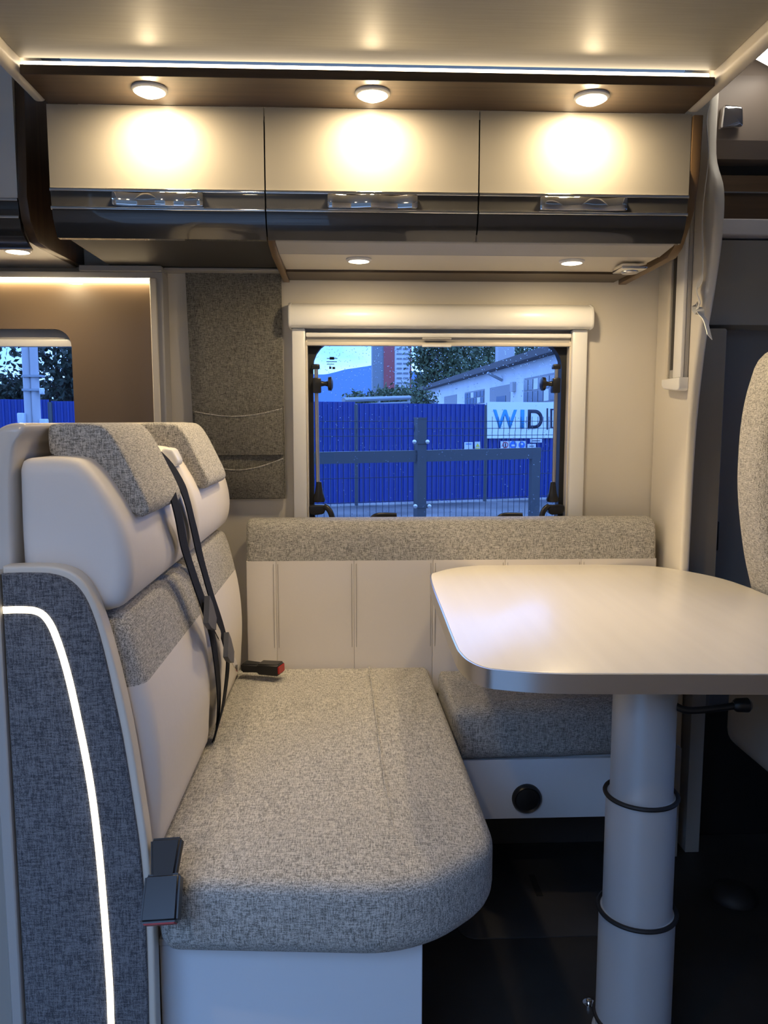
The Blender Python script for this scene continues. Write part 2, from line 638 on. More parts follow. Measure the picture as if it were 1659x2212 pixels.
def downlight(x, y, z, rl, rr, power, label, group, tilt=(0, 0.2, -1), dome=0.012, beam=0):
    t = thing('downlight', label, 'spotlight', (x, y, z), group)
    obj('ring', lathe([(rl, 0), (rr, 0), (rr, -0.003), (rr - 0.003, -0.006), (rl + 0.001, -0.007), (rl, -0.004)], (x, y, z), n=32), 'white', t)
    obj('lens', lathe([(rl - 0.0005, -0.001), (rl - 0.0005, -0.004), (rl * 0.85, -0.004 - dome * .5), (rl * 0.5, -0.004 - dome * .9), (0.0001, -0.004 - dome)], (x, y, z), n=32), 'lens', t)
    area_light('lamp', (x, y, z - 0.006 - dome), rl * 1.7, power * LAMP, WARM, tilt, 3.1, t)
    if beam:
        l = bpy.data.lights.new('lamp_glow', 'POINT')
        l.energy = beam * LAMP; l.color = WARM; l.shadow_soft_size = 0.008
        g = bpy.data.objects.new('lamp_glow', l); COL.objects.link(g)
        g.parent = t; g.location = (0, 0, -0.017 - dome)
    return t


for px, py, wh in ((320, 187, 'single-door locker above the hanging organiser'), (805, 197, 'middle locker door'), (1282, 203, 'locker door next to the partition')):
    p = at(px, py, Z=1.818)
    downlight(p.x, 1.715, 1.818, 0.030, 0.036, 3.9, 'round spotlight in the walnut shelf shining on the ' + wh, 'spotlights under the light shelf', beam=0.8)


# ceiling lamp in the bed base over the aisle, above the upper edge of the picture
downlight(-0.36, 0.55, ZB, 0.030, 0.036, 2.7, 'round aisle spotlight in the bed base in front of the bench', None, (0, 0, -1), 0.006)

# ------------------------------------------------------------------ overhead lockers
def door_profile(y_top, z_top, z_bot, back):
    """front surface of a locker door from top to bottom, (y, z)"""
    out = [(y_top, z_top), (y_top, 1.66), (y_top + 0.001, 1.63), (y_top + 0.005, 1.60), (y_top + 0.014, 1.575), (y_top + back, z_bot)]
    return [tuple(p) for p in smooth_poly(out, 5, False)]


def sweep_x(prof, x0, x1, th, zlo=None, zhi=None):
    """slab of thickness th behind a (y, z) front profile, from x0 to x1"""
    pr_ = [p for p in prof if (zlo is None or p[1] >= zlo - 1e-6) and (zhi is None or p[1] <= zhi + 1e-6)]
    poly = pr_ + [(p[0] + th, p[1]) for p in reversed(pr_)]
    return rprism(poly, x0, x1, 0, 0, 'x')


def resample(prof, zs):
    """insert exact z values into a profile that falls in z"""
    out = list(prof)
    for z in zs:
        for i in range(len(out) - 1):
            if out[i][1] > z > out[i + 1][1]:
                t = (out[i][1] - z) / (out[i][1] - out[i + 1][1])
                out.insert(i + 1, (out[i][0] + (out[i + 1][0] - out[i][0]) * t, z))
                break
    return out


def handle_mesh(x0, x1, y, z0, z1):
    """chrome push-lock bar with a scooped left and a scooped right half"""
    n = 28
    fr = []
    for i in range(n + 1):
        u = i / n
        v = (u * 2) % 1 if u < 1 else 1
        d = 0.016 - 0.007 * math.sin(math.pi * v) ** 2
        if u in (0, 1): d = 0.013
        fr.append((x0 + (x1 - x0) * u, y - d))
    poly = fr + [(x1, y), (x0, y)]
    return rprism(poly, z0, z1, 0.003, 0.003, 'z', 2)


Z1, Z2, Z3 = 1.643, 1.606, 1.55


def locker_door(parent, x0, x1, ytop, hx0, hx1, upper, zt=1.8172, back=0.032):
    prof = resample(door_profile(ytop, zt, Z3, back), [Z1, Z2])
    d = obj('door', sweep_x(prof, x0, x1, 0.018, Z1, None), upper, parent)
    obj('dark_band', sweep_x([(y + 0.0015, z) for y, z in prof], x0, x1, 0.016, Z3, Z1), 'anthracite', d)
    for zc in (Z1, Z2):
        yy = min(p[0] for p in prof if abs(p[1] - zc) < 0.006)
        obj('chrome_strip', rprism(round_poly([(yy - 0.004, zc - 0.0035, .0015), (yy + 0.004, zc - 0.0035), (yy + 0.004, zc + 0.0035), (yy - 0.004, zc + 0.0035, .0015)], 3), x0, x1, 0, 0, 'x'), 'chrome', d)
    if hx0 is not None:
        obj('handle', handle_mesh(hx0, hx1, ytop + 0.003, Z2 + 0.0045, Z1 - 0.0045), 'chrome', d)
    return d


YD = 1.80
hx = [(at(a, 440, Y=YD).x, at(b, 440, Y=YD).x) for a, b in ((245, 440), (708, 901), (1165, 1352))]
# shallow locker with one door
la = thing('overhead_locker', 'single-door locker with shallow dark underside above the hanging fabric organiser', 'cabinet', (-0.41, 2.03, 1.555))
obj('body', box(-0.634, -0.184, YD + 0.036, YW - 0.001, 1.56, 1.812), 'recess', la, smooth=False)
locker_door(la, -0.640, -0.1835, YD, *hx[0], 'lacquer')
# two-door locker with the lamp box beneath it
lb = thing('overhead_locker', 'two-door glossy locker with pale lit underside above the window', 'cabinet', (0.29, 2.03, 1.54))
obj('body', box(-0.178, 0.750, YD + 0.036, YW - 0.001, 1.566, 1.812), 'recess', lb, smooth=False)
locker_door(lb, -0.1805, 0.2815, YD, *hx[1], 'lacquer')
locker_door(lb, 0.2845, 0.750, YD, *hx[2], 'lacquer')
obj('underside_panel', rprism([(YD + 0.036, 1.5655), (YD + 0.045, 1.548), (1.925, 1.540), (2.135, 1.542), (2.135, 1.5655)], -0.165, 0.738, 0, 0, 'x'), 'beige_trim', lb, smooth=False)
obj('front_lip', rprism([(YD + 0.040, 1.5505), (YD + 0.044, 1.5475), (1.923, 1.5395), (1.927, 1.5385), (1.927, 1.5398), (YD + 0.046, 1.5505)], -0.165, 0.738, 0, 0, 'x'), 'wall_grey', lb, smooth=False)
obj('rear_rail', box(-0.165, 0.738, 2.136, YW - 0.001, 1.536, 1.5655), 'wood', lb, smooth=False)
# curved walnut ends
endp = [(1.812, 1.814), (1.818, 1.70), (1.826, 1.66), (1.838, 1.62), (1.862, 1.585), (1.895, 1.55), (1.93, 1.534), (YW - 0.001, 1.530), (YW - 0.001, 1.814)]
endp = [(y - 0.018, z) for y, z in endp[:-2]] + endp[-2:]
obj('end_panel', rprism(endp, 0.7515, 0.7735, 0.002, 0.002, 'x', 2), 'wood_edge', lb)
endl = [(YD + 0.034, 1.566), (YD + 0.036, 1.553), (1.86, 1.543), (1.93, 1.533), (YW - 0.001, 1.530), (YW - 0.001, 1.566)]
obj('end_panel', rprism(endl, -0.182, -0.1655, 0.001, 0.001, 'x', 2), 'wood_edge', lb)
for px, py, wh in ((776, 544, 'on the side of the hanging organiser'), (1256, 549, 'next to the chrome latch')):
    p = at(px, py, Z=1.5395)
    downlight(p.x, 1.985, 1.5405, 0.024, 0.031, 1.5, 'small round spotlight in the pale locker underside ' + wh, 'spotlights under the locker above the window', (0, 0.1, -1), 0.006)
# little chrome latch lamp at the rear corner of the underside
p = at(1355, 578, Z=1.535)
t = thing('locker_latch', 'small chrome latch under the corner of the locker beside the partition', 'latch', (p.x, p.y - 0.02, 1.5175))
obj('plate', box(p.x - 0.032, p.x + 0.032, p.y - 0.055, p.y + 0.02, 1.522, 1.5355, 0.003), 'chrome', t)
obj('button', lathe([(0.021, 0), (0.021, -0.003), (0.018, -0.006), (0.0001, -0.007)], (p.x, p.y - 0.018, 1.5225), n=24), 'alu', t)

# neighbouring locker to the left, its walnut side facing the dinette
lc = thing('overhead_locker', 'pale locker with a deep walnut side panel beside the lit window niche', 'cabinet', (-1.2, 2.06, 1.56))
side = [(1.905, 2.05), (1.885, 1.70), (1.88, 1.65), (1.895, 1.60), (1.935, 1.562), (2.0, 1.56), (YW - 0.001, 1.566), (YW - 0.001, 2.05)]
obj('side_panel', rprism(side, -0.741, -0.720, 0.002, 0.002, 'x', 2), 'wood_y', lc)
obj('body', box(-1.70, -0.742, 1.94, YW - 0.001, 1.572, 2.05), 'beige_trim', lc, smooth=False)
obj('underside_panel', box(-1.70, -0.742, 1.94, YW - 0.002, 1.563, 1.5715), 'beige_trim', lc, smooth=False)
locker_door(lc, -1.70, -0.7425, 1.885, None, None, 'lacquer_white', 2.04, 0.06)
p = at(30, 535, Z=1.5625)
downlight(p.x, 2.02, 1.5628, 0.026, 0.033, 1.3, 'round warm spotlight under the pale locker with the walnut side', 'spotlights beside the niche', (0, 0, -1), 0.006)


# ------------------------------------------------------------------ window wall trims, niche
# header trims under the shallow locker
struct(obj('trim_3', box(-0.712, -0.497, 2.185, YW - 0.001, 1.543, 1.559, 0.002, 1), 'wall_grey'))
struct(obj('trim_4', box(-0.497, -0.184, 2.21, YW - 0.001, 1.551, 1.559, 0.002, 1), 'wall_grey'))
# frame of the backlit niche
nb = bmesh.new()
box(-0.530, -0.497, 2.195, YW - 0.001, 0.40, 1.5425, bm=nb)
box(-2.0, -0.530, 2.195, YW - 0.001, 1.528, 1.5425, bm=nb)
struct(obj('trim_5', nb, 'wall_grey', smooth=False))
struct(obj('trim_6', box(-0.5305, -0.512, 2.188, 2.195, 0.40, 1.527, 0.002, 1), 'beige_trim'))
niche = struct_root('wall_niche', (-1.2, 2.25, 0.4))
inner = rrect(-1.62, -0.752, 0.82, 1.397, 0.045)
outer = [(max(-1.99, min(-0.531, -1.186 + (q[0] + 1.186) * 1.0)), q[1]) for q in inner]
# panel with a rounded opening: outline rectangle sampled to match the opening
n_in = len(inner)
oc = [(-1.99, 0.42), (-0.5315, 0.42), (-0.5315, 1.527), (-1.99, 1.527)]
outer = []
for i, q in enumerate(inner):
    k = i // (n_in // 4)
    j = i % (n_in // 4)
    outer.append(oc[k])
bmn = bmesh.new()
for (h0, h1) in ((2.222, 2.240),):
    f = AX['y']
    Vi = [[bmn.verts.new(f(q[0], q[1], h)) for q in inner] for h in (h0, h1)]
    Vo = [[bmn.verts.new(f(q[0], q[1], h)) for q in oc] for h in (h0, h1)]
    m4 = n_in // 4
    for s in (0, 1):
        for k in range(4):
            for j in range(m4 - 1):
                bmn.faces.new((Vo[s][k], Vi[s][k * m4 + j], Vi[s][k * m4 + j + 1]))
            bmn.faces.new((Vo[s][k], Vi[s][k * m4 + m4 - 1], Vi[s][((k + 1) % 4) * m4], Vo[s][(k + 1) % 4]))
    for i in range(n_in):
        bmn.faces.new((Vi[0][i], Vi[0][(i + 1) % n_in], Vi[1][(i + 1) % n_in], Vi[1][i]))
obj('gloss_panel', bmn, 'niche', niche, angle=30)
ns = thing('led_strip', 'warm hidden led strip along the top of the taupe window niche', 'led strip', (-1.2, 2.21, 1.519))
obj('diffuser', box(-1.98, -0.533, 2.205, 2.219, 1.5195, 1.5275), 'led_niche', ns, smooth=False)
# left window
w2 = struct_root('window_2', (-1.15, 2.29, 0.8))
obj('pane', box(W2[0] + .002, W2[1] - .002, 2.284, 2.288, W2[2] + .002, W2[3] - .002), 'glass', w2, smooth=False)
obj('blind_bar', box(W2[0], W2[1] - .003, 2.244, 2.262, 1.352, 1.372, 0.003), 'white', w2)
obj('blind_bar', box(W2[0], W2[1] - .003, 2.248, 2.272, 1.372, 1.40, 0.003), 'wall_grey', w2)


# ------------------------------------------------------------------ main window
w1 = struct_root('window_1', (0.247, 2.29, 0.8))
ca = rrect(-0.122, 0.616, 0.801, 1.394, 0.004)
inn = round_poly([(-0.104, 0.815, .075), (0.598, 0.815, .075), (0.598, 1.376, .075), (-0.104, 1.376, .075)])
obj('rubber_seal', frame_prism(ca, inn, 2.262, 2.300), 'rubber', w1)
obj('pane', rprism(rrect(-0.118, 0.612, 0.805, 1.39, 0.02), 2.2945, 2.2985, 0, 0, 'y'), 'glass', w1, smooth=False)
# blind cassette and rails
cas = [(2.259, 1.470), (2.225, 1.469), (2.205, 1.460), (2.196, 1.445), (2.194, 1.425), (2.200, 1.408), (2.212, 1.403), (2.259, 1.403)]
cas = [tuple(q) for q in smooth_poly(cas[1:-1], 4, False)]
cas = [(2.259, 1.470)] + cas + [(2.259, 1.403)]
obj('blind_cassette', rprism(cas, -0.160, 0.661, 0, 0, 'x'), 'white', w1)
for sx in (-1, 1):
    xa, xb = (-0.1665, -0.1595) if sx < 0 else (0.6605, 0.6675)
    capp = [(2.2595, 1.4715)] + [(y - 0.0015, z + (0.0015 if z > 1.44 else -0.0015)) for y, z in cas[1:-1]] + [(2.2595, 1.4015)]
    obj('cassette_end_cap', rprism(capp, xa, xb, 0.003 if sx < 0 else 0, 0 if sx < 0 else 0.003, 'x', 3), 'white', w1)
    xa, xb = (-0.159, -0.1225) if sx < 0 else (0.6165, 0.659)
    obj('side_rail', box(xa, xb, 2.222, 2.2598, 0.80, 1.4025, 0.004), 'white', w1)
    xi = (-0.1222, -0.117) if sx < 0 else (0.611, 0.6162)
    obj('rail_lip', box(*xi, 2.232, 2.260, 0.80, 1.37, 0.001, 1), 'beige_trim', w1)
obj('blind_bar', box(-0.121, 0.615, 2.228, 2.246, 1.380, 1.392, 0.003), 'white', w1)
obj('blind_fabric', box(-0.121, 0.615, 2.240, 2.250, 1.366, 1.380), 'wall_grey', w1, smooth=False)
obj('blind_bar', box(-0.121, 0.615, 2.230, 2.250, 1.357, 1.367, 0.002), 'beige_trim', w1)
pa, pb = at(912, 740, Y=2.22).x, at(975, 740, Y=2.22).x
obj('pull_tab', box(pa, pb, 2.216, 2.230, 1.3735, 1.379, 0.001, 1), 'wall_grey', w1)
obj('pull_tab', box(pa, pb, 2.218, 2.229, 1.353, 1.360, 0.001, 1), 'white', w1)
# stays with clamps and catches
for sx, xr, xk in ((-1, 683, 700), (1, 1202, 1185)):
    top = at(xr, 795, Y=2.255); bot = at(xr + 6 * (-sx) * -1 * -1, 1045, Y=2.255)
    bot = at(687 if sx < 0 else 1196, 1045, Y=2.255)
    obj('stay_rod', tube([top, bot], 0.0055, 12), 'alu', w1)
    q = at(xr, 793, Y=2.258)
    obj('stay_cap', box(q.x - .012, q.x + .010, 2.246, 2.268, q.z - .006, q.z + .008, .003), 'black', w1)
    q = at(xr + (2 if sx < 0 else -2), 832, Y=2.252)
    k = obj('stay_clamp', box(q.x - .0115, q.x + .0115, 2.238, 2.266, q.z - .022, q.z + .020, .004), 'black', w1)
    e = q.x - sx * 0.012
    obj('knob', lathe([(0.008, 0), (0.006, .010), (.008, .017), (.019, .019), (.020, .028), (.012, .032), (0.0001, .033)] if sx < 0 else [(0.008, 0), (0.006, -.010), (.008, -.017), (.019, -.019), (.020, -.028), (.012, -.032), (0.0001, -.033)], (e, 2.250, q.z + .004), 'x', 16), 'black', k)
    q = at(689 if sx < 0 else 1194, 1050, Y=2.252)
    obj('stay_foot', lathe([(.007, .012), (.009, 0), (.012, -.02), (.018, -.038), (.016, -.045)], (q.x, 2.252, q.z), 'z', 14), 'black', w1)
    cx = q.x + sx * .006
    ck = obj('catch', rprism(round_poly([(cx - .026, q.z - .052, .008), (cx + .026, q.z - .052, .008), (cx + .022, q.z - .078, .012), (cx - .018, q.z - .082, .012)], 4), 2.232, 2.262, .004, .004, 'y', 3), 'black', w1)
    arm = [(cx - sx * .022, 2.236, q.z - .056), (cx - sx * .034, 2.230, q.z - .064), (cx - sx * .043, 2.226, q.z - .085), (cx - sx * .045, 2.226, q.z - .115), (cx - sx * .043, 2.228, q.z - .150)]
    obj('catch_lever', tube(smooth_poly(arm, 4, False), [0.0085] * 10 + [.0075] * 7, 10), 'black', ck)
for (x0, x1, y0) in ((787, 856, 1112), (1058, 1127, 1112)):
    a = at(x0, y0 + 12, Y=2.245); c = at(x1, y0, Y=2.235)
    hd = obj('bottom_catch', rprism(round_poly([(a.x, a.z - .03, .004), (a.x + .042, a.z - .03, .004), (a.x + .035, a.z + .002, .012), (a.x + .012, a.z + .004, .012)], 4), 2.236, 2.262, .004, .004, 'y', 3), 'black', w1)
    lv = [(a.x + .012, 2.238, a.z - .004), (a.x + .026, 2.232, a.z + .012), (a.x + .045, 2.230, c.z + .001), (c.x - .004, 2.230, c.z), (c.x, 2.230, c.z)]
    obj('catch_lever', tube(smooth_poly(lv, 4, False), [.007] * 15 + [.006, .004], 10), 'black', hd)
# small printed approval marks on the pane, too small to read
pm = bmesh.new()
for x0, x1, y0, y1 in ((712, 722, 771, 777), (706, 712, 773.5, 775), (722, 729, 773.5, 775), (705, 728, 780.5, 782), (706, 722, 786, 787.3), (711, 716, 792, 797), (718, 724, 792.5, 797.5)):
    a = at(x0, y1, Y=2.2938); b = at(x1, y0, Y=2.2938)
    box(a.x, b.x, 2.2936, 2.2944, a.z, b.z, bm=pm)
obj('printed_mark', pm, 'black', w1, smooth=False)
# rain drops on the outside of the pane: nobody could count them
rb = bmesh.new()
for i in range(1100):
    x = random.uniform(-0.10, 0.595)
    z = 1.375 - abs(random.gauss(0, 0.085)) if i < 520 else random.uniform(0.86, 1.37)
    if z < 0.83: continue
    r = random.uniform(0.0006, 0.0017)
    lathe([(r, 0), (r * .8, r * .45), (0.0001, r * .7)], (x, 2.2986, z), 'y', 6, rb)
M['drop'] = mat('rain_drop', (0.9, 0.95, 1.0), 0.02, spec=0.6)
M['drop'].node_tree.nodes['Principled BSDF'].inputs['Transmission Weight'].default_value = 1.0
M['drop'].node_tree.nodes['Principled BSDF'].inputs['IOR'].default_value = 1.33
o = obj('rain_drops', rb, 'drop', w1); o['kind'] = 'stuff'


# ------------------------------------------------------------------ dinette bench
XB = -0.298   # foot of the backrest
# white box under the bench
bench = thing('dinette_bench', 'built-in bench with white box, two cream headrest backrests and fabric end panel', 'bench', (-0.2, 1.6, 0))
t = bench
obj('box_front', box(-0.296, 0.108, 1.150, 1.166, 0.0, 0.352, 0.0015, 1), 'boxwhite', t)
obj('box_side', box(0.094, 0.108, 1.1665, 2.255, 0.0, 0.352, 0.001, 1), 'boxwhite', t)
obj('box_lid', box(-0.296, 0.108, 1.150, 2.255, 0.3525, 0.362), 'boxwhite', t, smooth=False)

# long seat cushion
plan = round_poly([(-0.285, 1.098, .04), (0.10, 1.070, .22), (0.232, 1.19, .13), (0.228, 1.45, .5), (0.210, 2.12, .015), (-0.345, 2.12, .01), (-0.345, 1.16, .02), (-0.288, 1.15, .02)], 8)
t = thing('seat_cushion', 'long grey melange bench cushion with rounded end', 'cushion', (-0.03, 1.6, 0.362))
obj('cover', rprism(plan, 0.363, 0.485, 0.040, 0.026, 'z', 6, crown=0.006, cn=8), 'fabric', t)
ins = inset(plan, 0.008)
path = [(q[0], q[1], 0.4735) for q in ins if not (q[0] < -0.26 and q[1] > 1.12)]
path = [q for q in path if q[1] < 2.1]
k0 = max(range(len(path)), key=lambda i: (Vector(path[i]) - Vector(path[i - 1])).length)
path = path[k0:] + path[:k0]
obj('piping', tube(path, 0.0022, 6), 'fabric', t)
cre = [(0.047, 2.10), (0.052, 1.9), (0.056, 1.6), (0.060, 1.40), (0.066, 1.25), (0.075, 1.13)]
obj('seam', tube([(x, y, 0.4900 if y > 1.2 else 0.4865) for x, y in cre], 0.0014, 6), 'fabric', t)

# short leg of the L-shaped seat
t = thing('corner_seat_cushion', 'short grey melange cushion of the corner seat under the table', 'cushion', (0.55, 2.0, 0.345))
plan2 = round_poly([(0.238, 1.795, .03), (0.50, 1.800, .5), (0.792, 1.830, .03), (0.792, 2.12, .01), (0.238, 2.12, .01)], 5)
obj('cover', rprism(plan2, 0.347, 0.480, 0.03, 0.03, 'z', 5, crown=0.006), 'fabric', t)
obj('piping', tube([(0.25, 1.803, 0.462), (0.50, 1.806, 0.462), (0.78, 1.838, 0.462)], 0.0022, 6), 'fabric', t)
t = thing('corner_seat_box', 'white seat box with a round black vent under the table', 'storage box', (0.5, 2.0, 0.0))
obj('front_panel', box(0.112, 0.765, 1.815, 1.830, 0.195, 0.344, 0.001, 1), 'boxwhite', t)
obj('top_panel', box(0.112, 0.765, 1.8305, 2.255, 0.330, 0.344), 'boxwhite', t, smooth=False)
obj('plinth', box(0.112, 0.765, 2.05, 2.255, 0.0, 0.329), 'recess', t, smooth=False)
p = at(1138, 1725, Y=1.812)
v = obj('vent', lathe([(.036, .004), (.036, -.004), (.031, -.010), (.027, -.006), (.014, -.008), (.0001, -.009)], (p.x, 1.811, p.z), 'y', 32), 'black', t)


# backrests
def backrest(y0, y1, label, hy0, hy1):
    low = [(-0.300, 0.492), (-0.289, 0.56), (-0.286, 0.64), (-0.292, 0.72), (-0.308, 0.80), (-0.322, 0.85), (-0.338, 0.870), (-0.40, 0.875), (-0.45, 0.86), (-0.455, 0.70), (-0.452, 0.52), (-0.44, 0.492), (-0.36, 0.490)]
    pl_ = [tuple(q) for q in smooth_poly(low, 4)]
    full = rprism(pl_, y0, y1, 0.035, 0.035, 'y', 6, mids=14, inset=shrink)
    # cut the upholstery into the cream field and the grey band above it
    up_ = full.copy()
    zc = 0.768
    bmesh.ops.bisect_plane(full, geom=full.verts[:] + full.edges[:] + full.faces[:], plane_co=(0, 0, zc), plane_no=(0, 0, 1), clear_outer=True)
    bmesh.ops.bisect_plane(up_, geom=up_.verts[:] + up_.edges[:] + up_.faces[:], plane_co=(0, 0, zc), plane_no=(0, 0, 1), clear_inner=True)
    for b in (full, up_):
        bmesh.ops.holes_fill(b, edges=[e for e in b.edges if e.is_boundary])
    t = obj('backrest', full, 'cream', bench)
    t['label'] = label
    obj('fabric_band', up_, 'fabric', t)
    upc = [(-0.337, 0.882), (-0.318, 0.905), (-0.312, 0.95), (-0.322, 1.005), (-0.347, 1.055), (-0.372, 1.088), (-0.395, 1.0985), (-0.45, 1.0985), (-0.463, 1.088), (-0.465, 1.06), (-0.466, 0.97), (-0.462, 0.90), (-0.44, 0.880), (-0.39, 0.877)]
    pu = [tuple(q) for q in smooth_poly(upc, 4)]
    obj('upper_cushion', rprism(pu, y0 - 0.004, y1 + 0.004, 0.024, 0.034, 'y', 6, inset=shrink), 'cream', t)
    hd = [(-0.449, 1.108), (-0.449, 1.138), (-0.438, 1.1465), (-0.39, 1.147), (-0.366, 1.141), (-0.347, 1.115), (-0.325, 1.07), (-0.309, 1.035), (-0.306, 1.018), (-0.315, 1.008), (-0.327, 1.012), (-0.345, 1.04), (-0.364, 1.068), (-0.39, 1.094), (-0.42, 1.102), (-0.443, 1.1025)]
    hd = [(x + 0.004, z) for x, z in hd]
    ph = [tuple(q) for q in smooth_poly(hd, 4)]
    obj('headrest', rprism(ph, hy0, hy1, 0.008, 0.010, 'y', 4, inset=shrink), 'fabric', t)
    return t


backrest(1.128, 1.603, 'cream and grey backrest beside the fabric end panel', 1.195, 1.43)
backrest(1.622, 2.085, 'cream and grey backrest beside the wall cushion', 1.70, 1.945)

# shell behind the backrests
sh = [(-0.480, 0.40), (-0.474, 0.85), (-0.470, 1.04), (-0.462, 1.115), (-0.448, 1.139), (-0.452, 1.147), (-0.475, 1.145), (-0.497, 1.128), (-0.512, 1.09), (-0.522, 1.03), (-0.53, 0.9), (-0.532, 0.40)]
ps = [tuple(q) for q in smooth_poly(sh, 4)]
obj('back_shell', rprism(ps, 1.118, 2.10, 0.012, 0.012, 'y', 4, inset=shrink), 'shell', bench)
obj('belt_guide', rprism(round_poly([(-0.372, 1.062, .012), (-0.335, 1.058, .012), (-0.352, 1.095, .01), (-0.376, 1.10, .01)], 4), 1.595, 1.645, 0.006, 0.006, 'y', 3), 'white', bench)

# side panel with light line
YS = 1.085
out = [(10, 1226), (60, 1224), (125, 1228), (170, 1252), (205, 1310), (240, 1420), (275, 1570), (300, 1720), (318, 1850), (329, 2000), (335, 2212)]
edge = [at(x, y, Y=YS) for x, y in out]
edge = [(q.x, q.z) for q in edge]
edge = [(-0.4755, edge[0][1])] + edge[1:] + [(edge[-1][0] + 0.001, 0.0)]
es = [tuple(q) for q in smooth_poly(edge[:-1], 4, False)] + [edge[-1]]
poly = es + [(-0.4755, 0.0)]
inn_ = [(x - 0.006, z - 0.005) for x, z in es[1:]]
fpoly = [(-0.4755, es[0][1] - 0.009)] + [(x - 0.010 + 0.005 * w_, z - 0.004 - 0.005 * w_) for x, z, w_ in [(x, z, max(0, min(1, (z - 0.78) / 0.14))) for x, z in es[1:]]] + [(-0.4755, 0.0)]
t = obj('end_panel', rprism(fpoly, YS, YS + 0.012, 0.004, 0, 'y', 3), 'fabric_dark', bench)
t['label'] = 'dark grey fabric end panel with a curved light line'
obj('edge_trim', rprism(poly, YS + 0.006, YS + 0.036, 0.004, 0.004, 'y', 3), 'beige_trim', t)
ledp = [(10, 1318), (45, 1317), (78, 1320), (100, 1335), (120, 1372), (145, 1450), (170, 1560), (195, 1690), (213, 1830), (227, 1990), (237, 2130), (242, 2260)]
lp = [at(x, y, Y=YS) for x, y in ledp]
lp = smooth_poly([Vector((-0.4745, YS, lp[0].z))] + lp[1:] + [Vector((lp[-1].x + .001, YS, 0.02))], 5, False)
bm = bmesh.new()
rings = []
for i, q in enumerate(lp):
    tt = (lp[min(i + 1, len(lp) - 1)] - lp[max(i - 1, 0)]); tt.y = 0; tt.normalize()
    nn = Vector((-tt.z, 0, tt.x))
    rings.append([bm.verts.new((q.x + nn.x * a, YS + b, q.z + nn.z * a)) for a, b in ((-.0052, .003), (-.0046, -.0015), (.0046, -.0015), (.0052, .003))])
for a, b in zip(rings, rings[1:]):
    for k in range(4): bm.faces.new((a[k], a[(k + 1) % 4], b[(k + 1) % 4], b[k]))
bm.faces.new(rings[0]); bm.faces.new(rings[-1])
obj('light_line', bm, 'led_seat', t)
# corner post beside the panel
obj('edge_post', box(-0.492, -0.4765, 1.078, 1.117, 0.0, 0.945, 0.002, 1), 'wall_grey', bench)
obj('rear_post', box(-0.62, -0.4925, 1.095, 1.117, 0.0, 0.90, 0.001, 1), 'cab_mid', bench)

# lateral wall cushion with grey top band
def zc_(y, py): return at(900, py, Y=y).z
t = thing('wall_cushion', 'long low wall cushion under the window with grey band over cream panels', 'cushion', (0.27, 2.19, 0.388))
prof = [(2.135, 0.40), (2.124, 0.43), (2.122, 0.65), (2.124, 0.775), (2.128, 0.84), (2.138, 0.872), (2.158, 0.884), (2.20, 0.885), (2.235, 0.872), (2.240, 0.80), (2.240, 0.42), (2.235, 0.395), (2.18, 0.390)]
pw = [tuple(q) for q in smooth_poly(prof, 4)]
xs = [-0.282] + [at(px, 1320, Y=2.122).x for px in (597, 765, 935)] + [0.42, 0.63, 0.838]
up_ = rprism(pw, -0.282, 0.838, 0.012, 0.012, 'x', 4, mids=20)
bmesh.ops.bisect_plane(up_, geom=up_.verts[:] + up_.edges[:] + up_.faces[:], plane_co=(0, 0, 0.776), plane_no=(0, 0, 1), clear_inner=True)
bmesh.ops.holes_fill(up_, edges=[e for e in up_.edges if e.is_boundary])
obj('fabric_band', up_, 'fabric', t)
for a, b in zip(xs, xs[1:]):
    lo = rprism(pw, a + 0.0001, b - 0.0001, 0.0022, 0.0022, 'x', 3)
    bmesh.ops.bisect_plane(lo, geom=lo.verts[:] + lo.edges[:] + lo.faces[:], plane_co=(0, 0, 0.776), plane_no=(0, 0, 1), clear_outer=True)
    bmesh.ops.holes_fill(lo, edges=[e for e in lo.edges if e.is_boundary])
    obj('cream_panel', lo, 'cream', t)
for xx in xs[1:-1]:
    st = bmesh.new()
    for dx in (-0.006, 0.006):
        tube([(xx + dx, 2.1225, 0.768), (xx + dx, 2.1205, 0.65), (xx + dx, 2.122, 0.54), (xx + dx, 2.130, 0.508)], 0.0009, 5, bm=st)
    obj('stitching', st, 'stitch', t)

